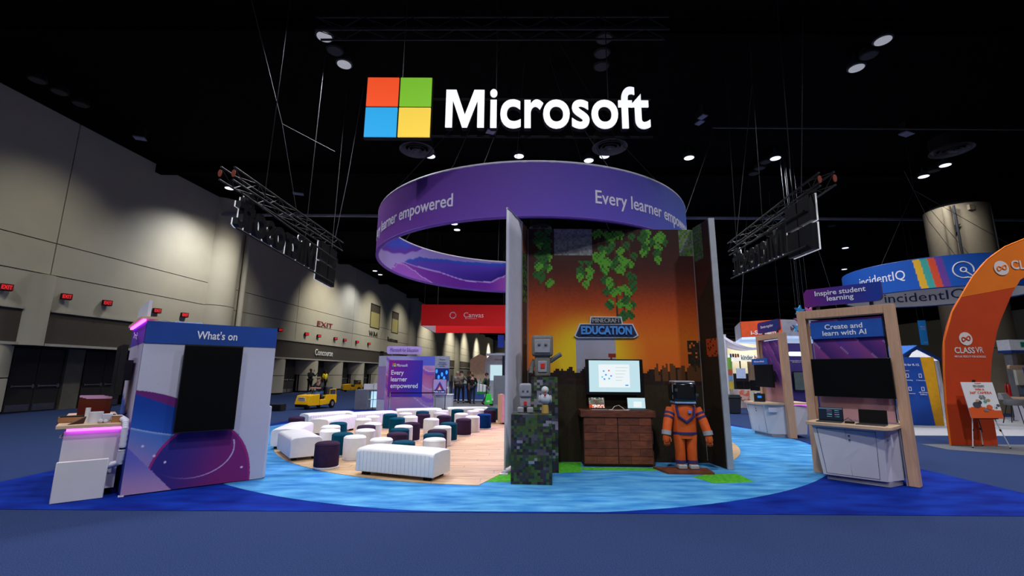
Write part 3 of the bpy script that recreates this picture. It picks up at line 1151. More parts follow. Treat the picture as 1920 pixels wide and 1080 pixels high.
pts = [(-.22, .5, .985), (-.12, .3, 1.0), (-.06, .10, .97), (-.055, .03, .88), (-.055, .02, .6), (-.06, .05, .44), (-.16, .12, .40), (-.3, .16, .40)]
hp = []
for i in range(len(pts) - 1):
    for q in range(8):
        a = Vector(pts[i]).lerp(Vector(pts[i + 1]), q / 8)
        hp.append(a)
MBh = MB().tube(hp, [.036 if i % 2 else .042 for i in range(len(hp))], 10)
h_ = MBh.build('cable_hose', M_whitefab, d, smooth=True)


def at_kl(name, lab, cat, x, y, z, rz=0, group=None):
    t = thing(name, lab, cat, group=group)
    t.matrix_world = KL @ Matrix.Translation((x, y, z)) @ Matrix.Rotation(R(rz), 4, 'Z')
    return t


M_amber = mat('amber_acrylic', (84, 26, 8), 0.15, coat=.5)
for i in range(3):
    t = at_kl('brochure_holder', ('nearest', 'middle', 'farthest')[i] + ' of three amber acrylic brochure holders on the side desk', 'holder', -.40 - .05 * i, .95 + .26 * i, .946, -14, 'amber holders on the side desk')
    MB().prism(rrect(-.15, .15, .01, .32, .02), -.012, .012).build('panel', M_amber, t)
    MB().prism(rrect(-.15, .15, .29, .322, .012), -.016, -.012).build('top_edge', mat('pink_lit_edge', (200, 150, 190), .4), t)
    box('foot', M_amber, t, -.15, .15, -.06, .06, 0, .012)
t = at_kl('paper_roll', 'thick white paper roll standing on the side desk', 'roll', -.38, .30, .946)
MB().lathe([(.075, 0), (.075, .145), (.03, .145), (.03, .12)], 24).build('paper', M_white, t, smooth=True)
t = at_kl('paper_roll', 'thin white tube standing behind the thick paper roll', 'roll', -.48, .52, .946)
MB().lathe([(.028, 0), (.028, .19), (.012, .19), (.012, .17)], 16).build('paper', M_white, t, smooth=True)
t = at_kl('cardboard_tray', 'long low brown cardboard tray at the back of the side desk', 'box', -.60, .62, .946, 0)
MB().box(-.17, .17, -.09, .09, 0, .01).box(-.17, .17, -.09, -.08, 0, .07).box(-.17, .17, .08, .09, 0, .07).box(-.17, -.16, -.09, .09, 0, .07).box(
    .16, .17, -.09, .09, 0, .07).build('tray', M_card, t)
MB().box(-.15, .15, -.06, .06, .01, .085).build('contents', M_matt, t, .006)
t = at_kl('wedge_block', 'dark brown wedge lying at the front of the side desk', 'block', -.56, .26, .946, 30)
MB().prism([(-.09, 0), (.07, 0), (.09, .09)], -.02, .02).build('wedge', mat('dark_brown_leatherette', (62, 34, 26), .6), t)
t = at_kl('small_box', 'little brown cardboard box beside the cable hose on the side desk', 'box', -.16, .26, .946)
MB().box(-.055, .055, -.05, .05, 0, .085).build('carton', M_card, t)
MB().box(-.057, .057, -.052, .0, .085, .088).build('flap', M_card, t)
t = at_kl('paper_bag', 'crumpled white and clear plastic bag beside the paper roll', 'bag', -.27, .28, .946)
MB().hexa([(-.04, -.02, 0), (.03, -.02, 0), (-.04, .05, 0), (.03, .05, 0), (-.05, -.03, .12), (.07, -.02, .115), (-.05, .06, .11), (.06, .06, .12)]).build('bag', M_whitefab, t, .01)
MB().ball((-.05, -.06, .03), .03, 8).ball((.0, -.07, .025), .026, 8).build('plastic_film', mat('clear_film', (190, 190, 200), .15), t, smooth=True)
t = at_kl('cable_bundle', 'tangle of black cables behind the paper roll on the side desk', 'cable', -.20, .55, .946)
for i in range(5):
    MB().tube([(rnd.uniform(-.14, .14), rnd.uniform(-.12, .12), rnd.uniform(.01, .09)) for _ in range(7)], .008, 5).build('cable', M_black, t, smooth=True)

# ================================================================== CENTRAL PHOTO BOOTH
BX0, BX1, BY = .30, 3.72, 8.93
bk = thing('mural_backdrop', 'tall three-sided photo backdrop with printed orange pixel sunset and hanging green leaves', 'backdrop', (0, 0, 0))
SKY = [(1.7, (214, 96, 24)), (2.3, (214, 104, 20)), (2.7, (200, 84, 18)), (3.05, (160, 60, 16)), (3.4, (104, 38, 18)),
       (3.75, (66, 26, 20)), (4.6, (44, 22, 22))]
NX, NZ = 92, 122
cell = (BX1 - BX0) / NX
grid = {}
rr = random.Random(3)


def leaf(cx, cz, flip, bright):
    pat = ["..XX.", ".XXXX", "XXXXX", "XXXX.", ".XX.."] if rr.random() < .5 else [".XX..", "XXXX.", "XXXX.", ".XX..", ".X..."]
    for j, r_ in enumerate(pat):
        for i, ch in enumerate(r_):
            if ch == 'X':
                ii = cx + (4 - i if flip else i); jj = cz - j
                g = (84, 150, 40) if bright else (40, 92, 36)
                if (i + j) % 4 == 3:
                    g = (56, 112, 38) if bright else (28, 66, 30)
                grid[(ii, jj)] = g


def uvcell(u, v):
    return int((u - 990) / 306 * NX), int((4.57 - (v - 431) / 91.6) / 4.57 * NZ)


def vines(u0, v0, u1, v1, n, bright=.5):
    i0, j1 = uvcell(u0, v0); i1, j0 = uvcell(u1, v1)
    for _ in range(n):
        leaf(rr.randint(i0, max(i0, i1 - 4)), rr.randint(min(j0 + 4, j1), j1), rr.random() < .5, rr.random() < bright)


def stem(u, v0, v1):
    i, j0 = uvcell(u, v0); _, j1 = uvcell(u, v1)
    for j in range(j1, j0 + 1):
        grid[(i, j)] = (74, 42, 24)


for u, v1 in ((1012, 540), (1024, 548), (1120, 500), (1135, 560), (1150, 610), (1165, 600), (1178, 560), (1212, 470), (1236, 485), (1092, 530)):
    stem(u, 431, v1)
for a in ((1002, 450, 1038, 555, 17, .35), (1000, 431, 1036, 470, 8, .1), (1113, 431, 1188, 480, 18, .45), (1112, 470, 1190, 520, 19, .5), (1080, 486, 1112, 548, 8, .7),
          (1122, 515, 1192, 565, 15, .5), (1126, 560, 1190, 585, 7, .5), (1138, 585, 1185, 612, 5, .3), (1188, 431, 1250, 462, 13, .5), (1196, 460, 1216, 490, 4, .7),
          (1222, 460, 1246, 498, 5, .7)):
    vines(*a)
i0, j0 = uvcell(1040, 480); i1, j1 = uvcell(1113, 431)
for i in range(i0, i1):
    for j in range(j0, NZ):
        g = rr.choice((104, 116, 124, 132)); grid[(i, j)] = (g, g, g + 2)
for i in range(i0, i1):
    for j in range(j0 - 3, j0):
        grid[(i, j)] = (58, 32, 22)
i0, j0 = uvcell(1270, 482)
for i in range(i0, NX):
    for j in range(j0, NZ):
        grid[(i, j)] = rr.choice(((90, 94, 92), (74, 110, 40), (60, 92, 40), (110, 112, 112), (84, 120, 46)))
i0, j0 = uvcell(1276, 692); _, j1 = uvcell(1276, 640)
for i in range(i0, NX):
    for j in range(j0, j1):
        if rr.random() < .9:
            grid[(i, j)] = rr.choice(((48, 34, 16), (38, 28, 14), (60, 42, 18)))
# low horizon trees and grasses
for (u, v, w, h) in ((1062, 706, 26, 6), (1210, 694, 30, 5), (1228, 694, 4, 22), (1216, 704, 24, 4), (1134, 664, 14, 4), (1139, 664, 2, 10), (1100, 690, 10, 14)):
    i0, j1 = uvcell(u, v); i1, j0 = uvcell(u + w, v + h)
    for i in range(i0, max(i1, i0 + 1)):
        for j in range(j0, max(j1, j0 + 1)):
            grid[(i, j)] = (130, 44, 14) if u < 1190 and v < 700 else (52, 28, 14)
for _ in range(60):
    i = rr.randint(66, NX - 1); j = uvcell(1200, 712)[1]
    for q in range(rr.randint(2, 9)):
        grid[(i, j + q)] = (92, 54, 22)


def mural(u, v):
    i, j = int(u * NX), int(v * NZ)
    if (i, j) in grid:
        return grid[(i, j)]
    z = v * 4.57
    x = u * 3.42
    if z < 1.44:
        return mixc((34, 26, 14), (50, 38, 18), rr.random() * .5 + z / 3)
    if z < 1.68 + .04 * math.sin(i * .9) + (.05 if (i // 6) % 2 else 0):
        return mixc((44, 24, 16), (30, 18, 14), rr.random())
    if .96 < x < 1.76 and z < 2.95 and z > 1.6:
        if z > 2.28 or True:
            if z < 2.34:
                return (158, 156, 172)
    s = grad(SKY, z + rr.choice((0, .03, -.03)))
    dd = math.hypot((x - 1.2) / 1.15, (z - 1.9) / 1.0)
    s = mixc((232, 196, 30), s, sm(.35, 1.15, dd))
    return s


sheet('back_print', bk, mural, NX, NZ, flat(BX0, BX1, .012, 4.58, BY), cells=True)
box('back_core', M_dgrey, bk, BX0, BX1, BY + .005, BY + .08, .012, 4.575)


def wingp(a, b, n):
    return lambda u, v: (a[0] + (b[0] - a[0]) * u, a[1] + (b[1] - a[1]) * u, .012 + 4.6 * v)


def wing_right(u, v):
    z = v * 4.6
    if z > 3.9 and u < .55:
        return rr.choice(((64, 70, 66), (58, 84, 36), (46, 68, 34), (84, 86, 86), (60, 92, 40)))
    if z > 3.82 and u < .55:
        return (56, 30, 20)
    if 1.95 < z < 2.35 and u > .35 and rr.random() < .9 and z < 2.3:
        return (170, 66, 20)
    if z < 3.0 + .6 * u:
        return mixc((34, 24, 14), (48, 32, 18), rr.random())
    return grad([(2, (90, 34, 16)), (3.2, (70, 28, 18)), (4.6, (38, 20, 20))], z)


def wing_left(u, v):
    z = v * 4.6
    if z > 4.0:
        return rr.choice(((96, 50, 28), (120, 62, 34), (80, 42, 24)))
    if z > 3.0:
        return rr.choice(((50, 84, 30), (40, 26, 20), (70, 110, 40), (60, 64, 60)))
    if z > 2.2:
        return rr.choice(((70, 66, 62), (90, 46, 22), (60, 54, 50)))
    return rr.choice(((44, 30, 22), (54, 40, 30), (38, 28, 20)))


sheet('right_wing_print', bk, wing_right, 14, 122, wingp((3.72, 8.93), (3.80, 8.36), 0), cells=True)
MB().hexa([(3.725, 8.94, .012), (3.80, 8.95, .012), (3.805, 8.34, .012), (3.88, 8.36, .012), (3.725, 8.94, 4.6), (3.80, 8.95, 4.6),
           (3.805, 8.34, 4.62), (3.88, 8.36, 4.62)]).build('right_wing_core', M_grey, bk)
M_pole = mat('pale_aluminium', (164, 168, 176), 0.45, .2)
MB().box(3.79, 3.90, 8.31, 8.35, .012, 4.62).build('right_end_post', M_pole, bk, .004)
sheet('left_wing_print', bk, wing_left, 6, 122, wingp((.20, 8.66), (.30, 8.93), 0), cells=True)
MB().tube([(BX0 + .02, BY - .01, .05), (BX0 + .02, BY - .01, 4.57)], .006, 5).build('corner_seam', M_grey, bk)
MB().tube([(BX1 - .02, BY - .01, .05), (BX1 - .02, BY - .01, 4.57)], .006, 5).build('corner_seam', M_grey, bk)
MB().prism([(3.73, 8.93), (3.6, 8.99), (3.8, 9.05), (3.86, 8.95)], .012, .1, 'xy').build('foot', M_dgrey, bk)

wg = thing('banner_stand', 'tall plain white fabric banner stand at the left edge of the sunset backdrop', 'banner')
A_, B_ = Vector((-.10, 7.86, 0)), Vector((.19, 8.64, 0))
mb = MB()
for i in range(9):
    t_ = i / 8
    p = A_.lerp(B_, t_)
    o_ = .004 * math.sin(t_ * 9)
    for z in [.1 + 4.5 * q / 12 for q in range(13)]:
        mb.v.append((p.x + o_, p.y, z)); 
n0 = len(mb.v)
for i in range(8):
    for q in range(12):
        a = i * 13 + q
        mb.f.append((a, a + 13, a + 14, a + 1))
o = mb.build('fabric', M_whitefab, wg, smooth=True)
md = o.modifiers.new('thickness', 'SOLIDIFY'); md.thickness = .012
MB().tube([A_ + Vector((-.02, -.05, .03)), B_ + Vector((0, 0, .03))], .04, 12).build('base_tube', M_whitefab, wg, smooth=True)
MB().tube([A_ + Vector((0, 0, 4.62)), B_ + Vector((0, 0, 4.60))], .022, 10).build('top_bar', M_pole, wg, smooth=True)
MB().tube([A_ + Vector((0, .03, .03)), A_ + Vector((0, .03, 4.62))], .014, 8).build('pole', M_pole, wg, smooth=True)
box('foot', M_white, wg, -.18, -.05, 7.76, 7.86, .013, .03)

# logo plaque
M_logow = mat('silver_white_plaque', (186, 194, 206), 0.5)
lg = thing('raised_plaque', 'blue and grey raised plaque reading Minecraft Education on the sunset backdrop', 'sign', (0, 0, 0))
ly = BY - .03
MB().prism([(1.23, 2.37), (1.34, 2.62), (1.54, 2.62), (1.56, 2.76), (2.18, 2.76), (2.20, 2.62), (2.40, 2.62), (2.50, 2.39), (2.42, 2.34), (1.3, 2.33)], ly, ly + .03).build('backing', M_logow, lg)
MB().prism([(1.265, 2.385), (1.36, 2.6), (2.38, 2.6), (2.465, 2.40), (2.39, 2.36), (1.32, 2.355)], ly - .01, ly).build('navy_band', mat('dark_navy', (20, 34, 70), .6), lg)
MB().prism([(1.565, 2.625), (1.585, 2.74), (2.155, 2.74), (2.175, 2.625)], ly - .01, ly).build('grey_band', mat('charcoal_band', (40, 42, 46), .6), lg)
text('MINECRAFT', mat('stone_grey_letter', (150, 152, 156), .6), lg, 1.87, ly - .012, 2.68, w=.55, h=.085, bold=.035, ex=.012)
text('EDUCATION', mat('bright_blue_letter', (70, 136, 208), .5), lg, 1.865, ly - .012, 2.485, w=1.0, h=.17, bold=.045, ex=.02)

# television
M_scr = mat('bright_screen', (30, 34, 36), .3, emit=.86, ergb=(206, 240, 250), var=.01)
M_page = mat('white_page_on_screen', (34, 36, 36), .3, emit=.95, ergb=(240, 250, 252), var=.01)
tv = thing('television', 'lit television with pale cyan screen mounted on the sunset backdrop', 'television', (1.43, BY - .15, 1.26))
box('bezel', M_black, tv, -.01, 1.09, 0, .04, -.01, .66, .004)
box('screen', M_scr, tv, .055, 1.025, -.003, 0, .045, .635)
box('window_page', M_page, tv, .24, .83, -.005, -.003, .13, .56)
MB().box(.35, .75, .04, .12, .2, .5).build('wall_bracket', M_dgrey, tv)
for i, (a, b, col) in enumerate(((.32, .42, (60, 150, 230)), (.42, .43, (230, 70, 130)), (.36, .35, (50, 120, 220)), (.29, .31, (60, 190, 220)), (.33, .27, (40, 130, 220)), (.46, .33, (90, 120, 230)), (.42, .28, (60, 170, 190)))):
    MB().box(a, a + .032, -.008, -.005, b, b + .028).build('screen_icon', mat('icon_%d' % i, col, .4, emit=.8, ergb=col), tv)
for i in range(5):
    box('screen_line', mat('screen_line', (120, 130, 140), .4, emit=.4), tv, .56, .80 - .03 * i, -.007, -.005, .50 - .06 * i, .504 - .06 * i)
box('screen_button', mat('screen_button', (40, 120, 200), .4, emit=.8), tv, .74, .80, -.007, -.005, .16, .18)

# wooden desk
M_dwood = mat('red_brown_pixel_wood', (122, 62, 36), .6, rgb2=(84, 42, 26), scale=7, stretch=(1, 1, 4), objvar=.22)
dk = thing('wooden_cabinet', 'red-brown plank-faced cabinet under the lit television', 'cabinet', (1.29, 8.5, 0), -1.5)
box('carcass', mat('dark_wood_carcass', (60, 30, 20), .7), dk, .02, 1.26, .01, .40, .03, .87)
box('worktop', M_dwood, dk, -.03, 1.33, -.03, .41, .87, .985, .004)
box('plinth', M_matt, dk, .03, 1.25, .02, .38, .012, .05)
for s in (0, 1):
    dr = box('door', mat('door_wood', (84, 42, 26), .6), dk, .03 + s * .615, .635 + s * .615, -.004, .01, .06, .865)
    for j in range(6):
        z0 = .065 + j * .134
        off = .22 if (j % 2 == 0) else .38
        for a, b in ((0, off), (off, .6)):
            MB().box(.033 + s * .615 + a, .033 + s * .615 + b - .006, -.014, -.004, z0, z0 + .127).build('plank', M_dwood, dr)
MB().lathe([(.012, 0), (.012, .01)], 10, Matrix.Translation((.66, -.014, .74)), 'y').build('lock', M_steel, dk)
for zz in (.1, .45, .8):
    box('side_block', M_dwood, dk, 1.262, 1.275, .02, .39, zz - .05, zz + .18)


def laptop(lab, M, w=.33, dd=.23, hh=.21, tilt=12, scr=None, base_m=None):
    t = thing('laptop', lab, 'laptop')
    t.matrix_world = M
    bm_ = base_m or M_dgrey
    box('keyboard_deck', bm_, t, -w / 2, w / 2, 0, dd, 0, .014, .003)
    box('key_field', M_matt, t, -w / 2 + .02, w / 2 - .02, .09, dd - .02, .014, .0155)
    LT = Matrix.Translation((0, dd, .014)) @ Matrix.Rotation(R(-tilt), 4, 'X')
    MB().box(-w / 2, w / 2, 0, .008, 0, hh, LT).build('lid', M_black, t, .002)
    MB().box(-w / 2 + .008, w / 2 - .008, -.002, 0, .012, hh - .008, LT).build('screen', scr or M_off, t)
    return t


def table(z, x, y, rz=0, base=None):
    return (base or Matrix.Identity(4)) @ Matrix.Translation((x, y, z)) @ Matrix.Rotation(R(rz), 4, 'Z')


l1 = laptop('silver laptop showing a craft workshop picture at the left of the wooden cabinet', table(.986, 1.62, 8.50, 2), base_m=M_grey, scr=M_matt, w=.31)


def pic(u, v):
    q = rr.random()
    if v > .75:
        return (60, 70, 60) if q < .6 else (150, 150, 140)
    if v < .3:
        return (200, 190, 180) if u > .2 and q < .7 else (170, 60, 30)
    return mixc((70, 62, 52), (150, 150, 146), abs(u - .5) * 1.6 * q)


LTi = Matrix.Translation((0, .23, .014)) @ Matrix.Rotation(R(-12), 4, 'X')
sheet('picture', l1, pic, 20, 13, lambda u, v: tuple(LTi @ Vector((-.145 + .29 * u, -.0035, .015 + .185 * v))), m=PRINT_SCREEN, cells=True)
l2 = laptop('black laptop with pale cyan screen at the right of the wooden cabinet', table(.986, 2.33, 8.49, -6), scr=M_scr, w=.34)
box('page', M_page, l2, -.06, .09, .188, .190, .05, .15)
cb = thing('charging_cable', 'thin white charging cable curling across the wooden cabinet top', 'cable')
MB().tube([(1.80, 8.62, .99), (1.86, 8.6, .992), (1.92, 8.63, 1.05), (2.0, 8.64, 1.07), (2.07, 8.6, 1.02), (2.1, 8.58, .99), (2.2, 8.62, 1.0), (2.24, 8.56, .99)], .005, 6).build('cable', M_white, cb, smooth=True)
MB().tube([(1.80, 8.56, .99), (1.95, 8.52, .99), (2.05, 8.56, .99), (2.16, 8.5, .992)], .004, 6).build('cable', M_white, cb, smooth=True)

# mosaic plinths
rr = random.Random(11)


def mossy(dark=0):
    base = [(58, 62, 70), (44, 48, 54), (34, 36, 42), (50, 78, 36), (38, 60, 30), (92, 96, 110), (28, 30, 34), (46, 66, 34)]
    cache = {}

    def f(u, v):
        return rr.choice(base)
    return f


def blocky(nx, nz, seedn):
    r2 = random.Random(seedn)
    pal = [(70, 72, 82), (48, 50, 58), (58, 82, 44), (44, 60, 38), (124, 124, 140), (34, 36, 42)]
    big = {}
    for _ in range(int(nx * nz * .16)):
        c = r2.choice(pal); x, z = r2.randint(0, nx), r2.randint(0, nz)
        for (dx, dz) in ((0, 0), (1, 0), (0, 1), (1, 1), (2, 0), (-1, 0), (0, -1)):
            if r2.random() < .75:
                big[(x + dx, z + dz)] = c
    return lambda u, v: tuple(max(0, c + r2.randint(-8, 8)) for c in big.get((int(u * nx), int(v * nz)), r2.choice(pal[1:4] + [pal[5]])))


def plinth(lab, x, y, w, dep, h, rz, nz=16):
    t = thing('display_plinth', lab, 'plinth', (x, y, 0), rz, 'mosaic print plinths')
    box('core', M_dgrey, t, .004, w - .004, .004, dep - .004, .011, h - .006)
    nx = max(8, int(nz * w / h)); nd = max(6, int(nz * dep / h))
    sheet('front_print', t, blocky(nx, nz, 5), nx, nz, lambda u, v: (w * u, 0, .011 + (h - .011) * v), cells=True)
    sheet('side_print', t, blocky(nd, nz, 6), nd, nz, lambda u, v: (w, dep * u, .011 + (h - .011) * v), cells=True)
    sheet('side_print', t, blocky(nd, nz, 7), nd, nz, lambda u, v: (0, dep * (1 - u), .011 + (h - .011) * v), cells=True)
    sheet('top_print', t, blocky(nx, nd, 8), nx, nd, lambda u, v: (w * u, dep * v, h), cells=True)
    return t


plinth('waist-high plinth with grey and green mosaic print, front one with two figurines', 0.0, 7.17, .62, .60, 1.02, -4.0, 24)
plinth('taller grey and green mosaic print plinth behind the front one', .34, 7.98, .46, .42, 1.58, -3, 34)

# plain stand-ins for the display figures
M_gfig = mat('mid_grey_figure_paint', (108, 106, 102), .7, var=.12, scale=20)
M_lfig = mat('light_grey_figure_paint', (140, 140, 150), .7, var=.1, scale=20)
M_hen = mat('white_figure_paint', (186, 190, 200), .7)
M_yel = mat('ochre_figure_paint', (170, 140, 70), .7)
M_redp = mat('red_figure_paint', (190, 40, 30), .6)


def rb(name, m, p, x0, x1, y0, y1, z0, z1, b=.03):
    return box(name, m, p, x0, x1, y0, y1, z0, z1, b, 3)


t = thing('toy_robot', 'plain grey rounded toy robot waving on top of the taller plinth', 'figurine', (.36, 8.12, 1.582), -4)
rb('head', M_gfig, t, 0, .38, -.02, .26, .36, .74, .05)
rb('face_plate', M_lfig, t, .05, .33, -.035, -.01, .42, .66, .02)
for ex_ in (.13, .25):
    MB().ball((ex_, -.04, .57), .026, 10).build('eye', M_gfig, t, smooth=True)
rb('body', M_gfig, t, .05, .33, .02, .22, 0, .37, .04)
rb('chest_plate', M_lfig, t, .11, .27, .005, .03, .08, .28, .01)
rb('button', M_redp, t, .155, .235, -.002, .02, .14, .24, .01)
MB().tube([(.33, .1, .28), (.42, .04, .34), (.52, 0, .40)], [.045, .042, .04], 8).build('arm', M_gfig, t, smooth=True)
MB().tube([(.05, .1, .30), (.0, .1, .18), (-.02, .06, .06)], [.045, .042, .04], 8).build('arm', M_gfig, t, smooth=True)
t = thing('toy_robot', 'small light grey rounded toy figure at the left on the front plinth', 'figurine', (.13, 7.42, 1.022), -4)
rb('head', M_lfig, t, .0, .19, 0, .16, .24, .46, .03)
for ex_ in (.06, .13):
    MB().ball((ex_, 0, .34), .016, 8).build('eye', M_dgrey, t, smooth=True)
rb('body', M_lfig, t, .01, .18, .02, .16, .08, .25, .03)
rb('badge', M_redp, t, .07, .12, .008, .03, .12, .18, .005)
rb('foot', M_lfig, t, -.03, .07, -.02, .1, 0, .09, .02)
rb('foot', M_lfig, t, .12, .22, -.02, .1, 0, .09, .02)
t = thing('toy_bird', 'small plain white toy bird with yellow base at the right on the front plinth', 'figurine', (.46, 7.40, 1.022), -4)
MB().ball((.08, .06, .22), .095, 12, (1, .9, .95)).build('body', M_hen, t, smooth=True)
MB().ball((.08, .03, .36), .06, 12).build('head', M_hen, t, smooth=True)
MB().tube([(.08, -.02, .35), (.08, -.07, .34)], [.022, .006], 8).build('beak', M_yel, t, smooth=True)
MB().ball((.08, -.035, .29), .022, 8).build('wattle', M_redp, t, smooth=True)
for sx in (-1, 1):
    MB().ball((.08 + sx * .09, .06, .22), .05, 10, (.4, 1, 1.3)).build('wing', M_hen, t, smooth=True)
MB().lathe([(.06, 0), (.05, .13)], 14, Matrix.Translation((.08, .06, 0))).build('stand', M_yel, t, smooth=True)

# orange suit figure: plain generic space suit mannequin
M_or = mat('orange_suit_fabric', (206, 84, 18), .7, var=.1, scale=10)
M_or2 = mat('dark_orange_suit_patch', (150, 66, 24), .7)
M_nv = mat('navy_suit_band', (36, 34, 96), .7)
M_vis = mat('black_visor', (12, 14, 18), .15, coat=.6)
M_gl = mat('pale_glove_grey', (150, 152, 156), .6)
t = thing('suit_mannequin', 'life-size mannequin in plain orange space suit with black helmet by the sunset backdrop', 'mannequin', (2.82, 8.17, .045), -4)
for sx in (0, 1):
    x0 = .04 + sx * .20
    MB().lathe([(.07, 0), (.085, .04), (.088, .3), (.105, .52), (.09, .6)], 18, Matrix.Translation((x0 + .09, .1, .05))).build('leg', M_or, t, smooth=True)
    rb('boot', M_gl, t, x0 + .015, x0 + .165, -.03, .17, 0, .075, .02)
    MB().lathe([(.093, 0), (.091, .05)], 18, Matrix.Translation((x0 + .09, .1, .09))).build('boot_cuff', M_nv, t, smooth=True)
mb = MB().lathe([(.19, .5), (.205, .6), (.205, .68), (.215, .85), (.225, 1.0), (.20, 1.07), (.1, 1.1)], 24, Matrix.Translation((.23, .1, 0)) @ Matrix.Diagonal((1, .62, 1, 1)))
mb.build('torso', M_or, t, smooth=True)
MB().lathe([(.212, .0), (.212, .04)], 24, Matrix.Translation((.23, .1, .57)) @ Matrix.Diagonal((1, .64, 1, 1))).build('belt', M_nv, t, smooth=True)
for sx in (-1, 1):
    MB().tube([(.23 + sx * .15, .0, 1.05), (.23 + sx * .13, -.035, .88), (.23, -.045, .78)], .022, 6).build('harness', M_nv, t)
    MB().tube([(.23 + sx * .22, .1, 1.0), (.23 + sx * .30, .03, .80), (.23 + sx * .345, -.02, .62)], [.085, .08, .075], 14).build('arm', M_or, t, smooth=True)
    for q, w_ in ((.22, .09), (.42, .088)):
        p = Vector((.23 + sx * .22, .1, 1.0)).lerp(Vector((.23 + sx * .30, .03, .80)), q * 1.6)
        p2 = p + (Vector((.23 + sx * .30, .03, .80)) - Vector((.23 + sx * .22, .1, 1.0))).normalized() * .035
        MB().tube([p, p2], w_, 14).build('arm_band', M_nv, t, smooth=True)
    MB().tube([(.23 + sx * .345, -.02, .64), (.23 + sx * .355, -.03, .57)], [.082, .08], 14).build('cuff', M_gl, t, smooth=True)
    MB().tube([(.23 + sx * .355, -.03, .57), (.23 + sx * .365, -.045, .48), (.23 + sx * .36, -.06, .44)], [.06, .06, .03], 12).build('glove', M_or, t, smooth=True)
    for fi in range(4):
        fx = .23 + sx * .36 + (fi - 1.5) * .026
        MB().tube([(fx, -.05, .47), (fx, -.07, .42), (fx, -.06, .385 + .008 * abs(fi - 1.5))], [.015, .014, .011], 6).build('finger', M_or2, t, smooth=True)
    MB().tube([(.23 + sx * .31, -.06, .54), (.23 + sx * .295, -.09, .49), (.23 + sx * .30, -.1, .46)], [.018, .015, .011], 6).build('thumb', M_or2, t, smooth=True)
rb('chest_badge', mat('pale_blue_badge', (110, 120, 180), .6), t, .26, .32, -.06, -.03, .93, .98, .005)
rb('helmet', M_vis, t, .02, .44, -.08, .30, 1.12, 1.47, .06)
rb('helmet_top', M_lfig, t, .05, .41, -.06, .28, 1.45, 1.485, .015)
rb('collar_ring', mat('pale_blue_ring', (130, 160, 200), .5), t, .05, .41, -.06, .28, 1.09, 1.13, .015)
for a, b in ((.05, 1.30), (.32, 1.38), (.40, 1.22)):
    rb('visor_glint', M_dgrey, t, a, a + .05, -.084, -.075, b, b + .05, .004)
t = thing('floor_board', 'low red-brown wooden board under the orange suit mannequin', 'board', (0, 0, 0))
P4 = [(2.50, 8.38), (2.62, 7.92), (3.38, 7.90), (3.42, 8.30)]
for i in range(5):
    a0, a1 = i / 5 + .008, (i + 1) / 5 - .008
    f = lambda s_, t_: tuple((1 - t_) * ((1 - s_) * P4[0][q] + s_ * P4[3][q]) + t_ * ((1 - s_) * P4[1][q] + s_ * P4[2][q]) for q in (0, 1))
    MB().prism([f(0, a0), f(0, a1), f(1, a1), f(1, a0)], .012, .045, 'xy').build('plank', M_dwood, t)

# ================================================================== WOODEN FRAME KIOSKS (right)
M_frame = mat('pale_oak_frame', (206, 166, 136), 0.6, rgb2=(190, 150, 120), scale=4, stretch=(10, 10, .8))
M_bev = mat('grey_laminate_side', (150, 148, 160), .5)


def stripes(u, v):
    """violet diagonal band print behind the screens"""
    t = (u * 1.0 + v * 1.25)
    k = (t * 3.1) % 1.0
    b = mixc((96, 58, 150), (150, 72, 150), k)
    if (int(t * 3.1)) % 2:
        b = mixc((66, 40, 122), (126, 60, 142), k)
    if v < .42:
        b = mixc(b, (196, 150, 160), sm(.42, .15, v))
    if k < .02:
        b = (186, 150, 200)
    return b


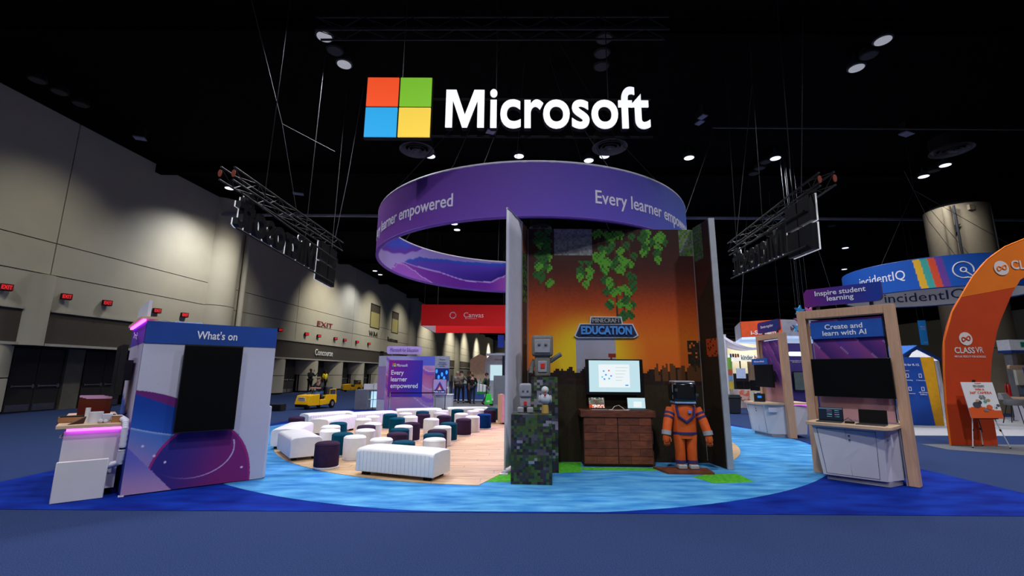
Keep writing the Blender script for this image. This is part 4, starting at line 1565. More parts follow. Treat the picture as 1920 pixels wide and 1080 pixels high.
def frame_kiosk(lab, tag_txt, head_txt, O, rz, tvspec, sign_cols, header_cols=(22, 84, 176), tilt_head=False, end_face=False):
    k = thing('frame_kiosk', lab, 'kiosk', (*O, 0), rz)
    for x0, x1 in ((-.02, .11), (1.23, 1.36)):
        box('post', M_frame, k, x0, x1, -.05, .13, .012, 2.78, .003)
    box('top_beam', M_frame, k, .111, 1.229, -.05, .13, 2.64, 2.78, .003)
    sg = sheet_sign(k, tag_txt, sign_cols)
    box('sign_post', M_steel, k, .28, .33, .02, .06, 2.78, 2.86)
    box('sign_post', M_steel, k, 1.05, 1.10, .02, .06, 2.78, 2.86)
    box('panel_core', M_bev, k, .17, 1.19, .02, .07, .9, 2.60)
    sheet('panel_print', k, stripes, 60, 80, flat(.18, 1.18, .92, 2.60, .018))
    box('panel_edge', M_chrome, k, 1.185, 1.20, .01, .075, .9, 2.62)
    if not tilt_head:
        box('header_panel', mat('header_blue', header_cols, .7), k, .17, 1.19, -.035, .015, 2.27, 2.56)
        text(head_txt, M_txt, k, .66, -.037, 2.415, w=.62, bold=.012, ls=.9)
    else:
        MB().box(.05, .95, -.26, -.24, 1.93, 2.10).build('header_panel', mat('header_blue', header_cols, .7), k)
        text(head_txt, M_txt, k, .5, -.262, 2.01, w=.6, bold=.01)
    # counter and cabinet
    MB().prism([(.12, .0), (.12, -.60), (.24, -.66), (1.16, -.70), (1.24, -.58), (1.24, 0)], .85, .90, 'xy').build('worktop', M_oakx, k, .004)
    cab = MB().hexa([(.27, -.52, .09), (1.06, -.42, .09), (.2, -.02, .09), (1.19, -.02, .09), (.2, -.58, .849), (1.12, -.52, .849),
                     (.17, -.02, .849), (1.2, -.02, .849)]).build('cabinet_body', M_white, k)
    MB().hexa([(.30, -.46, .012), (1.08, -.38, .012), (.24, -.02, .012), (1.16, -.02, .012), (.30, -.46, .089), (1.08, -.38, .089),
               (.24, -.02, .089), (1.16, -.02, .089)]).build('plinth', M_bev, k)

    def fp(s_, z):
        a = Vector((.27, -.52, .09)).lerp(Vector((1.06, -.42, .09)), s_)
        b = Vector((.2, -.58, .849)).lerp(Vector((1.12, -.52, .849)), s_)
        return a.lerp(b, (z - .09) / .76)
    for s0, s1 in ((.07, .465), (.475, .88)):
        q = [fp(s0, .12), fp(s1, .12), fp(s0, .80), fp(s1, .80)]
        off = Vector((.01, -.008, 0))
        dd_ = MB().hexa([q[0], q[1], q[0] + off, q[1] + off, q[2], q[3], q[2] + off, q[3] + off])
        dd_.v = [tuple(Vector(p)) for p in [q[0] + off, q[1] + off, q[0], q[1], q[2] + off, q[3] + off, q[2], q[3]]]
        dr = dd_.build('door', M_white, k)
        if s0 > .3:
            for zz in (.72, .66):
                c_ = fp(s0 + .04, zz)
                MB().lathe([(.011, 0), (.011, .014)], 10, Matrix.Translation(c_ + Vector((.01, -.012, 0))), 'y').build('lock', M_dgrey, dr)
    for s0 in (.06, .47, .89):
        a, b = fp(s0, .11) + Vector((.003, -.003, 0)), fp(s0, .81) + Vector((.003, -.003, 0))
        MB().tube([a, b], .003, 4).build('joint_line', M_gap, k)
    a, b = fp(.06, .81) + Vector((0, -.002, 0)), fp(.89, .81) + Vector((0, -.002, 0))
    MB().tube([a, b], .003, 4).build('joint_line', M_gap, k)
    # rear half with light strip
    MB().hexa([(.25, .14, .09), (1.20, .14, .09), (.35, .60, .09), (1.05, .56, .09), (.22, .14, .85), (1.22, .14, .85), (.3, .66, .85), (1.12, .62, .85)]).build(
        'rear_cabinet', M_white, k)
    MB().prism([(.14, .14), (1.24, .14), (1.2, .75), (.2, .75)], .862, .905, 'xy').build('rear_worktop', M_oakx, k)
    MB().prism([(1.15, .16), (1.18, .16), (1.15, .64), (1.12, .64)], .851, .861, 'xy').build('led_strip', M_pinkled, k)
    box('divider', M_bev, k, 1.205, 1.225, -.05, .14, .012, .85)
    return k


def sheet_sign(k, txt, cols):
    poly = [(.12, 3.09), (.17, 3.16), (1.24, 3.16), (1.24, 2.93)] + arc(1.16, 2.93, .08, 0, -90, 5)[1:] + [(.12, 2.85)]
    MB().prism(poly, -.03, .06).build('sign_body', mat('dark_violet_sign', (66, 46, 110), .6), k)

    def pl_(u, v):
        x = .12 + 1.12 * u
        zt = 3.09 + .07 * min(1, (x - .12) / .05)
        zb = 2.85 if x < 1.16 else 2.93 - math.sqrt(max(0, .0064 - (x - 1.16) ** 2))
        return (x, -.031, zb + (zt - zb) * v)
    sheet('sign_face', k, lambda u, v: mixc(cols[0], cols[1], u), 40, 2, pl_)
    text(txt, M_txt, k, .67, -.033, 3.005, h=.22 if '\n' in txt else .10, bold=.012, ls=.85)
    return k


K1 = (5.25, 8.19)
frame_kiosk('near right oak frame kiosk with Inspire student learning sign and black screen', 'Inspire student\nlearning', 'Create and\nlearn with AI',
            K1, -50.7, None, ((120, 34, 130), (24, 60, 160)))
K1M = Matrix.Translation((*K1, 0)) @ Matrix.Rotation(R(-50.7), 4, 'Z')
tv = thing('television', 'wide black television switched off on the near right oak frame kiosk', 'television')
tv.matrix_world = K1M
box('bezel', M_black, tv, .15, 1.25, -.14, -.10, 1.29, 1.92, .004)
box('screen', M_off, tv, .16, 1.24, -.143, -.14, 1.30, 1.91)
box('wall_bracket', M_dgrey, tv, .5, .9, -.10, .015, 1.45, 1.75)


def code_screen(u, v):
    if .3 < u < .85 and .15 < v < .85 and int(v * 16) % 3 == 1 and (int(u * 9) % 3 != 2):
        return ((70, 110, 130), (120, 70, 110), (60, 80, 120), (70, 130, 110))[int(u * 9 + v * 16) % 4]
    if v > .93:
        return (70, 90, 110)
    return (16, 24, 36)


l3 = laptop('black laptop with dark coloured app rows on the near right kiosk counter', K1M @ Matrix.Translation((.43, -.55, .901)) @ Matrix.Rotation(R(6), 4, 'Z'), w=.34, scr=M_off)
sheet('screen_print', l3, code_screen, 36, 24, lambda u, v: tuple(LTi @ Vector((-.16 + .32 * u, -.0035, .015 + .185 * v))), m=PRINT_SCREEN, cells=True)
laptop('black laptop switched off at the right of the near right kiosk counter', K1M @ Matrix.Translation((.97, -.55, .901)) @ Matrix.Rotation(R(2), 4, 'Z'), w=.36, scr=M_off)
t = thing('power_adapter', 'small black power adapter with cable between the two kiosk laptops', 'adapter')
t.matrix_world = K1M @ Matrix.Translation((.69, -.45, .901))
box('brick', M_black, t, -.06, .06, -.03, .03, 0, .03, .005)
MB().tube([(.06, 0, .015), (.0, .06, .05), (-.03, .08, .08), (-.12, .02, .01), (-.18, .05, .006)], .005, 5).build('cable', M_black, t, smooth=True)
t = thing('paper_note', 'small white notice taped on the side of the near right kiosk cabinet', 'paper')
t.matrix_world = K1M
MB().prism([(-.50, .60), (-.40, .60), (-.40, .78), (-.50, .78)], 1.187, 1.189, plane='yz').build('sheet', M_whitefab, t)

K2 = (7.41, 13.62)
frame_kiosk('second oak frame kiosk farther back with Elevate together sign and turned side on', 'Elevate together', 'Work more efficiently',
            K2, -93, None, ((90, 34, 130), (30, 56, 140)), (20, 50, 150), tilt_head=True)
K2M = Matrix.Translation((*K2, 0)) @ Matrix.Rotation(R(-93), 4, 'Z')
tv = thing('television', 'black television switched off on the second oak frame kiosk', 'television')
tv.matrix_world = K2M
box('bezel', M_black, tv, .12, 1.12, -.24, -.19, 1.30, 1.93, .004)
box('screen', M_off, tv, .13, 1.11, -.243, -.24, 1.31, 1.92)
box('wall_bracket', M_dgrey, tv, .5, .8, -.19, .015, 1.45, 1.75)
lp = laptop('small dark laptop with blue swirl screen on the second oak frame kiosk', K2M @ Matrix.Translation((.8, -.5, .901)) @ Matrix.Rotation(R(60), 4, 'Z'), w=.28, scr=mat('deep_blue_screen', (10, 16, 30), .3))
box('blue_bloom', mat('blue_bloom_screen', (40, 130, 240), .3, emit=.6), lp, -.05, .05, .246, .2475, .08, .16)
t = thing('paper_note', 'white notice on the end of the second kiosk cabinet', 'paper')
t.matrix_world = K2M
MB().prism([(-.46, .66), (-.22, .66), (-.22, .78), (-.46, .78)], 1.197, 1.199, plane='yz').build('sheet', M_whitefab, t)

# ================================================================== ORANGE ARCH AND EASEL
ar = thing('arch', 'huge orange fabric arch lettered with a goggles company name at the right edge', 'arch', (0, 0, 0))
outer = [(10.54, .012), (10.58, .9), (10.67, 1.71), (10.8, 2.49), (11.13, 3.23), (11.41, 3.61), (11.82, 4.15), (12.27, 4.6), (12.8, 4.95), (13.35, 5.17), (14.3, 5.36), (15.2, 5.38)]
inner = [(11.68, .012), (11.70, .8), (11.78, 1.46), (11.9, 2.0), (12.08, 2.5), (12.28, 2.95), (12.54, 3.38), (12.75, 3.72), (12.95, 3.98), (13.2, 4.16), (14.3, 4.34), (15.2, 4.36)]
ord_ = [(2 * 15.2 - x, z) for x, z in outer[:-1]][::-1]
inr_ = [(2 * 15.2 - x, z) for x, z in inner[:-1]][::-1]
M_or_d = mat('dark_orange_fabric', (196, 62, 14), .75, var=.05, scale=2)
M_or_l = mat('bright_orange_fabric', (236, 118, 18), .75, var=.04, scale=2)


def dense(p, n=5):
    out = []
    for i in range(len(p) - 1):
        a_, b_, c_, d_ = p[max(i - 1, 0)], p[i], p[i + 1], p[min(i + 2, len(p) - 1)]
        for q in range(n):
            t = q / n
            out.append(tuple(.5 * (2 * b_[k] + (c_[k] - a_[k]) * t + (2 * a_[k] - 5 * b_[k] + 4 * c_[k] - d_[k]) * t * t + (3 * b_[k] - a_[k] - 3 * c_[k] + d_[k]) * t ** 3) for k in (0, 1)))
    return out + [p[-1]]


po_, pi_ = dense(outer), dense(inner)
ko = min(range(len(po_)), key=lambda i: abs(po_[i][0] - 11.40) + abs(po_[i][1] - 3.60))
ki = min(range(len(pi_)), key=lambda i: abs(pi_[i][0] - 12.85) + abs(pi_[i][1] - 3.87))


def strip(name, m, o_pts, i_pts, y0, y1):
    n = 40

    def rs(p):
        L = [0]
        for a_, b_ in zip(p, p[1:]):
            L.append(L[-1] + math.dist(a_, b_))
        out = []
        for k in range(n + 1):
            t = L[-1] * k / n
            i = max(j for j in range(len(L)) if L[j] <= t + 1e-9)
            i = min(i, len(p) - 2)
            f = (t - L[i]) / (L[i + 1] - L[i])
            out.append((p[i][0] + (p[i + 1][0] - p[i][0]) * f, p[i][1] + (p[i + 1][1] - p[i][1]) * f))
        return out
    A, B_ = rs(o_pts), rs(i_pts)
    mb = MB()
    for yy in (y0, y1):
        for k in range(n + 1):
            mb.v += [(A[k][0], yy, A[k][1]), (B_[k][0], yy, B_[k][1])]
    m2 = 2 * (n + 1)
    for k in range(n):
        q = 2 * k
        mb.f += [(q, q + 1, q + 3, q + 2), (m2 + q, m2 + q + 2, m2 + q + 3, m2 + q + 1), (q, q + 2, m2 + q + 2, m2 + q), (q + 1, m2 + q + 1, m2 + q + 3, q + 3)]
    mb.f += [(0, m2, m2 + 1, 1), (m2 - 2, m2 - 1, 2 * m2 - 1, 2 * m2 - 2)]
    return mb.build(name, m, ar)


mir = lambda p: [(2 * 15.2 - x, z) for x, z in p]
strip('left_leg', M_or_d, po_[:ko + 1], pi_[:ki + 1], 11.30, 11.335)
strip('top_curve', M_or_l, po_[ko:] + mir(po_[ko:-1])[::-1], pi_[ki:] + mir(pi_[ki:-1])[::-1], 11.295, 11.33)
strip('right_leg', M_or_d, mir(po_[:ko + 1]), mir(pi_[:ki + 1]), 11.30, 11.335)
edge_ = MB().tube([(x, 11.30, z) for x, z in outer], .018, 6).build('piping', M_or_l, ar, smooth=True)
M_pw = mat('pale_lettering', (226, 214, 210), .6, var=.01)


def infinity(par, m, x, y, z, r, tm):
    MB().lathe([(r, 0), (r, .004)], 32, Matrix.Translation((x, y, z)), 'y').build('logo_disc', m, par)
    pts = [(x + r * .62 * math.sin(a) * 1.0, y - .006, z + r * .30 * math.sin(2 * a) + .12 * r * math.sin(a)) for a in [2 * PI * i / 40 for i in range(41)]]
    MB().tube(pts, r * .09, 6, False).build('logo_loop', tm, par, smooth=True)


infinity(ar, M_pw, 11.35, 11.293, 2.56, .165, M_or_d)
text('CLASS', M_pw, ar, 11.27, 11.293, 2.275, w=.50, h=.15, bold=.02)
text('VR', M_pw, ar, 11.64, 11.293, 2.285, w=.19, h=.15)
text('VIRTUAL REALITY FOR SCHOOLS', M_pw, ar, 11.38, 11.293, 2.12, w=.78, h=.05)
infinity(ar, M_pw, 12.58, 11.28, 4.38, .19, M_or_l)
text('CLASSVR', M_pw, ar, 13.45, 11.28, 4.47, w=1.2, h=.24, bold=.02)

M_chromepaint = mat('chrome_sheen_paint', (206, 206, 212), .4)  # chrome's bright reflections put into a plain pale non-metal colour
ea = thing('easel', 'chrome tripod easel with black clamps in front of the orange arch', 'easel', (0, 0, 0))
apex = Vector((11.10, 11.05, 1.50))
for i, ft in enumerate((Vector((10.70, 10.95, .015)), Vector((11.16, 10.62, .015)), Vector((11.66, 11.34, .015)))):
    ft = (Vector((10.70, 10.93, .01)), Vector((11.52, 10.88, .01)), Vector((11.30, 11.29, .01)))[i]
    MB().tube([apex + Vector(((ft.x - apex.x) * .1, 0, 0)), ft], .011, 8).build('leg', M_chromepaint, ea, smooth=True)
    p = apex.lerp(ft, .72)
    MB().tube([p, apex.lerp(ft, .75)], .018, 8).build('clamp', M_black, ea, smooth=True)
    MB().tube([apex.lerp(ft, .985), ft], .015, 8).build('foot', M_black, ea, smooth=True)
MB().tube([(10.85, 10.93, .67), (11.38, 10.90, .67)], .014, 8).build('ledge', M_black, ea, smooth=True)
MB().tube([apex, apex + Vector((0, -.03, .05))], .03, 8).build('head', M_black, ea, smooth=True)
MB().tube([(11.0, 10.98, .66), (11.02, 10.97, .35)], .01, 6).build('strap', M_black, ea)
po = thing('poster_board', 'white and orange poster board announcing Win a 360 camera on the easel', 'poster', (0, 0, 0))
PM_ = Matrix.Translation((10.76, 10.90, .68)) @ Matrix.Rotation(R(-8), 4, 'X')
PWd, PHt = .76, .83


def pboard(u, v):
    if v < .27 + .06 * math.sin(u * 5):
        return (226, 92, 40)
    return (232, 230, 232)


MB().box(0, PWd, .002, .01, 0, PHt, PM_).build('board', M_white, po)
sheet('print', po, pboard, 40, 44, lambda u, v: tuple(PM_ @ Vector((PWd * u, 0, PHt * v))))
M_ort = mat('orange_lettering', (224, 84, 34), .6)
text('WIN A', M_ort, po, .40, -.002, .66, w=.22, h=.05, bold=.03, M=PM_)
text('360\u00b0 CAMERA', M_ort, po, .40, -.002, .585, w=.52, h=.06, bold=.03, M=PM_)
text('CLASSVR', M_ort, po, .40, -.002, .80, w=.15, h=.025, M=PM_)
text('BOOK A LIVE DEMO\nFOR A CHANCE TO', M_dk, po, .40, -.002, .735, w=.26, h=.05, M=PM_)
text('FIRST PRIZE\nSECOND PRIZE\nTHIRD PRIZE', M_dk, po, .40, -.002, .475, w=.16, h=.09, M=PM_)
for i, (px_, pz_, rx, rz_, col) in enumerate(((.22, .30, .12, .09, (70, 72, 80)), (.30, .36, .07, .06, (60, 62, 70)), (.26, .40, .05, .04, (200, 150, 110)), (.44, .38, .05, .05, (90, 160, 150)), (.52, .41, .06, .04, (190, 140, 100)),
                                              (.50, .25, .09, .07, (216, 96, 50)), (.66, .27, .06, .07, (210, 212, 218)), (.66, .24, .02, .03, (50, 52, 60)), (.75, .29, .05, .04, (80, 80, 86)), (.40, .18, .07, .04, (120, 120, 126)))):
    MB().lathe([(1, 0), (1, .002)], 16, PM_ @ Matrix.Translation((min(px_, .71), -.002 - .0008 * i, pz_)) @ Matrix.Diagonal((rx * .8, 1, rz_ * .8, 1)), 'y').build('printed_shape', mat('poster_shape_%d' % i, col, .6), po)

# ================================================================== RING SIGN AND TALL BLUE WALL
IC, IR, IZ0, IZ1 = (17.3, 18.3), 2.9, 4.80, 5.92
iq = thing('ring_banner', 'smaller blue ring banner with white round logo at the right beside the pillar', 'banner')


def iq_outer(u, v):
    a = -180 + 360 * u
    for a0, col in ((-49.5, (232, 180, 44)), (-45.5, (64, 170, 160)), (-41.5, (222, 82, 50)), (-37.5, (110, 66, 160))):
        if a0 - (v - .5) * 2.4 < a < a0 + 4.0 - (v - .5) * 2.4:
            return col
    return (24, 88, 186)


sheet('outer_fabric', iq, iq_outer, 720, 30, ringp(*IC, IR, -180, 180, IZ0, IZ1))
sheet('inner_fabric', iq, lambda u, v: (196, 198, 206), 90, 2, ringp(*IC, IR - .06, -180, 180, IZ0, IZ1))
for z in (IZ0, IZ1):
    MB().tube([(IC[0] + (IR - .03) * math.sin(2 * PI * i / 72), IC[1] - (IR - .03) * math.cos(2 * PI * i / 72), z) for i in range(73)], .035, 6, False).build(
        'rim', mat('blue_hem', (20, 70, 150), .6), iq, smooth=True)
curved_text('incidentIQ', iq, M_txt, *IC, IR, -15, 5.33, 1.55, .36, bold=0)
curved_text('incidentIQ', iq, M_txt, *IC, IR, -56, 5.38, 1.7, .42, anchor='R', bold=0)
curved_text('incidentIQ', iq, mat('navy_lettering', (30, 44, 90), .6), *IC, IR - .07, 172, 5.2, 2.9, .5, inside=True, bold=0)


def curved_pts(a, z, r):
    return (IC[0] + r * math.sin(R(a)), IC[1] - r * math.cos(R(a)), z)


c0 = (-24.5, 5.37)
pts = [curved_pts(c0[0] + 5.6 * math.cos(t), c0[1] + .29 * math.sin(t), IR + .012) for t in [R(-20 + 310 * i / 40) for i in range(41)]]
MB().tube(pts, .022, 6).build('logo_stroke', M_txt, iq, smooth=True)
pts = [curved_pts(c0[0] + 1.6 * math.cos(t), c0[1] + .08 * math.sin(t), IR + .012) for t in [2 * PI * i / 20 for i in range(21)]]
MB().tube(pts, .022, 6).build('logo_stroke', M_txt, iq, smooth=True)
MB().tube([curved_pts(c0[0] + 1.2, c0[1] - .07, IR + .012), curved_pts(c0[0] + 6.2, c0[1] - .33, IR + .012)], .022, 6).build('logo_stroke', M_txt, iq)
MB().tube([curved_pts(c0[0] + .2, c0[1] - .28, IR + .012), curved_pts(c0[0] + 4.2, c0[1] - .30, IR + .012)], .022, 6).build('logo_stroke', M_txt, iq)
for a in (-70, -20, 30):
    p = curved_pts(a, IZ1, IR)
    MB().tube([p, (IC[0], IC[1], 9.5), (IC[0], IC[1], 11.88)], .009, 5).build('cable', M_wire, iq)

bw = thing('partition_wall', 'tall royal blue booth wall with small white icons behind the near right kiosk', 'wall panel', (0, 0, 0))
MB().hexa([(11.2, 15.95, .008), (14.16, 15.61, .008), (11.2, 16.05, .008), (14.16, 15.71, .008), (11.2, 15.95, 2.27), (14.02, 15.63, 2.27), (11.2, 16.05, 2.27), (14.02, 15.73, 2.27)]).build(
    'panel', mat('strong_blue_panel', (22, 74, 168), .6, var=.03), bw)
BWM = Matrix.Translation((14.12, 15.575, 0)) @ Matrix.Rotation(R(-6.6), 4, 'Z')
text('Service management built for K-12.', M_txt, bw, -.92, -.006, 2.0, w=1.45, h=.10, bold=.01, M=BWM)
box_ = MB().box(-.72, -.54, -.008, -.004, 1.80, 1.82, BWM).build('yellow_rule', mat('yellow_rule', (226, 180, 60), .6), bw)
for i, (x, z, l) in enumerate(((-.62, 1.58, 'IT Ticketing'), (-.22, 1.58, 'IT Resources'), (-.60, 1.14, 'IT Inventory'), (-.20, 1.14, 'HR Service\nDelivery'))):
    MB().box(x - .045, x - .03, -.008, -.004, z, z + .13, BWM).box(x + .03, x + .045, -.008, -.004, z, z + .13, BWM).box(x - .03, x + .03, -.008, -.004, z + .115, z + .13, BWM).box(
        x - .03, x + .03, -.008, -.004, z, z + .015, BWM).build('icon', M_txt, bw)
    text(l, M_txt, bw, x, -.006, z - .09, w=.28, M=BWM)
MB().hexa([(14.17, 15.61, .008), (14.44, 15.58, .008), (14.17, 15.71, .008), (14.44, 15.68, .008), (14.03, 15.63, 2.27), (14.44, 15.58, 2.27), (14.03, 15.73, 2.27), (14.44, 15.68, 2.27)]).build('yellow_end', mat('ochre_yellow_panel', (214, 156, 24), .6), bw)
MB().prism([(14.951, 16.35), (15.2, 16.7), (15.15, 16.75), (14.90, 16.4)], .008, 2.2, 'xy').build('teal_end', mat('teal_panel', (40, 130, 130), .6), bw)
hz = thing('lit_canopy', 'small gabled canopy with white and blue lit roof peeping above the blue wall', 'canopy', (0, 0, 0))
MB().prism([(15.6, 2.30), (16.55, 2.84), (17.5, 2.30), (17.38, 2.24), (16.55, 2.70), (15.7, 2.24)], 18.5, 18.6).build('gable_edge', M_blue, hz)
MB().prism([(16.5, 2.72), (17.38, 2.25), (16.1, 2.25)], 18.55, 18.58).build('gable_fill', mat('lit_white_gable', (240, 242, 250), .5, emit=.7), hz)
MB().hexa([(15.6, 18.5, 2.30), (16.55, 18.5, 2.84), (14.9, 19.8, 2.30), (15.9, 19.8, 2.84), (15.6, 18.5, 2.33), (16.55, 18.5, 2.87), (14.9, 19.8, 2.33), (15.9, 19.8, 2.87)]).build(
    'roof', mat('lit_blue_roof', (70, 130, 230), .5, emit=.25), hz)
for x in (15.65, 17.3):
    MB().box(x, x + .1, 18.55, 18.65, .008, 2.3).build('post', M_white, hz)
t = thing('lit_totem', 'bright white lit panel seen through the near oak frame above the television', 'panel', (0, 0, 0))
MB().box(13.85, 14.15, 17.4, 17.5, .008, 2.62).build('body', M_white, t)
MB().box(13.87, 14.13, 17.39, 17.4, 1.9, 2.60).build('face', mat('lit_white_face', (250, 250, 255), .5, emit=1.2), t)
MB().box(14.15, 14.4, 17.42, 17.5, .008, 1.8).build('blue_side', M_blue, t)

# pillar with the number
pc = thing('round_pillar', 'massive round cream pillar with black number 7 rising behind the blue ring banner', 'pillar', (22.75, 22, 0))
M_pil = mat('cream_pillar_render', (140, 128, 106), .85, var=.05)
for z0, z1 in ((0, 2.9), (2.93, 6.2), (6.23, 10.0)):
    MB().lathe([(1.25, z0), (1.25, z1)], 40).build('drum', M_pil, pc, smooth=True) 
MB().lathe([(1.22, 0), (1.22, 10.0)], 30).build('core', M_gap, pc)
MB().lathe([(1.26, 10.0), (1.20, 10.1), (.9, 10.12), (.9, 11.88)], 40).build('cap', M_ceil, pc, smooth=True)
MB().tube([(-1.2, -.75, 0), (-1.2, -.75, 9.9)], .17, 14).build('downpipe', M_pil, pc, smooth=True)
MB().tube([(-1.02, -.95, 0), (-1.02, -.95, 9.9)], .05, 8).build('conduit', M_dgrey, pc, smooth=True)
MB().tube([(.55, -1.18, 5.8), (.55, -1.18, 9.9)], .03, 8).build('conduit', M_dgrey, pc, smooth=True)
box('junction_box', M_pil, pc, -.55, -.3, -1.25, -1.1, 9.6, 9.85)
text('7', M_dk, pc, -1.04, -.80, 8.6, w=.5, h=.66, rz=-50, ex=.05, bold=.03)
t = thing('fire_extinguisher', 'small red fire extinguisher hung on the foot of the round pillar', 'extinguisher', (18.85, 17.5, 0))
MB().tube([(0, 0, .9), (0, 0, 1.32), (0, 0, 1.38)], [.08, .08, .03], 12).build('cylinder', mat('red_enamel', (180, 26, 26), .35), t, smooth=True)
MB().tube([(0, 0, 1.38), (-.03, -.03, 1.44), (-.09, -.05, 1.3), (-.1, -.04, 1.05)], .014, 6).build('hose', M_black, t, smooth=True)
MB().tube([(0, 0, 0), (0, 0, .9)], .02, 6).build('stand_pole', M_dgrey, t)
box('stand_foot', M_dgrey, t, -.1, .1, -.1, .1, .008, .02)
t = thing('aisle_banner', 'hanging sky-blue aisle number banner between near kiosk and pillar', 'banner', (22.6, 25, 0))
MB().prism([(0, 3.32), (.42, 3.30), (.46, 4.68), (.02, 4.66)], 0, .02).build('fabric', mat('sky_blue_fabric', (36, 130, 214), .7, emit=.12), t)
text('AISLE\n1700', M_txt, t, .23, -.01, 4.25, w=.30)
text('ISTE', M_txt, t, .28, -.01, 3.44, w=.2, h=.07)
for x in (.05, .40):
    MB().tube([(x, .01, 4.66), (x, .01, 11.88)], .008, 4).build('cable', M_dgrey, t)

# ================================================================== FAR RIGHT BOOTHS
bs = thing('hanging_box_sign', 'hexagonal hanging sign with orange and white faces behind the second oak kiosk', 'sign', (0, 0, 0))
F = [(11.2, 22.0), (12.55, 20.9), (15.7, 21.4), (17.2, 23.4), (15.2, 25.4), (12.2, 24.6)]
for i in range(6):
    a, b = F[i], F[(i + 1) % 6]
    z0, z1 = 3.42, 4.18
    mb = MB().hexa([(a[0], a[1], z0), (b[0], b[1], z0), (a[0], a[1] + .04, z0), (b[0], b[1] + .04, z0), (a[0], a[1], z1), (b[0], b[1], z1), (a[0], a[1] + .04, z1), (b[0], b[1] + .04, z1)])
    mb.build('face', mat('orange_red_face', (228, 84, 34), .6) if i == 0 else mat('pale_sign_face', (190, 190, 204), .6), bs)
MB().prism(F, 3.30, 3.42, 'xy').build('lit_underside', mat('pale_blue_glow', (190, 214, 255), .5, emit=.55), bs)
FM = Matrix.Translation((11.2, 22.0, 0)) @ Matrix.Rotation(math.atan2(-1.1, 1.35), 4, 'Z')
text('i-Stream', M_txt, bs, .95, -.012, 3.62, w=1.05, h=.2, bold=.02, M=FM)
text('N', M_txt, bs, 1.05, -.012, 3.95, w=.2, h=.28, bold=.04, M=FM)
FM2 = Matrix.Translation((12.55, 20.9, 0)) @ Matrix.Rotation(math.atan2(.5, 3.15), 4, 'Z')
text('board', mat('maroon_lettering', (110, 30, 40), .6), bs, .75, -.012, 3.78, w=.62, h=.17, bold=.03, M=FM2)
text('Luma', mat('navy_lettering', (30, 44, 90), .6), bs, 2.2, -.012, 3.78, w=.5, h=.2, bold=.03, M=FM2)
for p in F[::2]:
    MB().tube([(p[0], p[1], 4.18), (p[0] * .5 + 7, p[1] * .5 + 11.5, 11.88)], .01, 4).build('cable', M_dgrey, bs)


def star(x, y, z, r, col, lab, rot=0):
    t = thing('star_ornament', lab, 'star', (x, y, z), 0, 'coloured stars hung by the near kiosk')
    p = []
    for i in range(10):
        a = R(rot) + PI * i / 5
        q = r if i % 2 == 0 else r * .42
        p.append((q * math.sin(a), q * math.cos(a)))
    MB().prism(p, -.05, .05).build('star_body', mat('star_' + lab.split()[0], col, .4), t)
    MB().tube([(0, 0, r * .9), (.05, 0, 11.9 - z)], .006, 4).build('thread', M_dgrey, t)


for a in ((12.62, 19.6, 4.42, .24, (60, 160, 220), 'cyan star ornament hanging highest above the second kiosk', 10),
          (12.98, 19.5, 4.36, .24, (226, 120, 190), 'pink star ornament peeping above the near oak beam', 30),
          (12.60, 19.6, 3.98, .30, (226, 120, 200), 'rose star ornament in the hanging cluster left of the near kiosk', 0),
          (12.55, 19.4, 3.80, .28, (90, 60, 140), 'violet star ornament in the middle of the hanging cluster', 20),
          (12.33, 19.4, 3.62, .25, (90, 170, 224), 'pale-blue star ornament at the left of the hanging cluster', 15),
          (12.66, 19.3, 3.56, .36, (140, 112, 60), 'bronze star ornament lowest and largest of the hanging cluster', 5)):
    star(a[0], a[1], a[2], a[3], a[4], a[5], a[6])

pw = thing('partition_wall', 'dark violet booth wall with glowing white title bar behind the near oak kiosk', 'wall panel', (0, 0, 0))
M_vio = mat('dark_violet_panel', (62, 50, 120), .6)
MB().box(9.95, 14.2, 17.6, 17.72, .006, 2.85).build('panel', M_vio, pw)
MB().prism(rrect(10.72, 11.42, 2.36, 2.52, .05), 17.57, 17.6).build('lit_title', mat('lit_title', (235, 240, 255), .5, emit=1.2), pw)
text('Turning evidence of learning\ninto classroom magic', M_txt, pw, 11.05, 17.59, 2.15, w=.62)
text('S', M_txt, pw, 12.0, 17.59, 2.45, w=.2, h=.32, bold=.03)
tvx = thing('television', 'grey reflecting television hung on the dark violet booth wall', 'television', (10.75, 17.5, 1.05))
box('bezel', M_black, tvx, 0, .95, 0, .05, 0, .72)
box('screen', mat('grey_green_screen', (84, 98, 96), .2), tvx, .03, .92, -.004, 0, .03, .69)
MB().box(.3, .6, .05, .1, .2, .5).build('wall_bracket', M_dgrey, tvx)
t = thing('coffee_machine', 'white angular machine standing at the right end of the violet booth wall', 'machine', (11.75, 16.9, 0))
MB().box(0, .35, 0, .3, .008, .95).build('stand', M_white, t)
MB().box(-.12, .35, -.05, .3, .95, 1.12).build('spout', M_white, t)
MB().box(-.02, .2, -.02, .3, 1.12, 1.3).build('head', M_white, t)

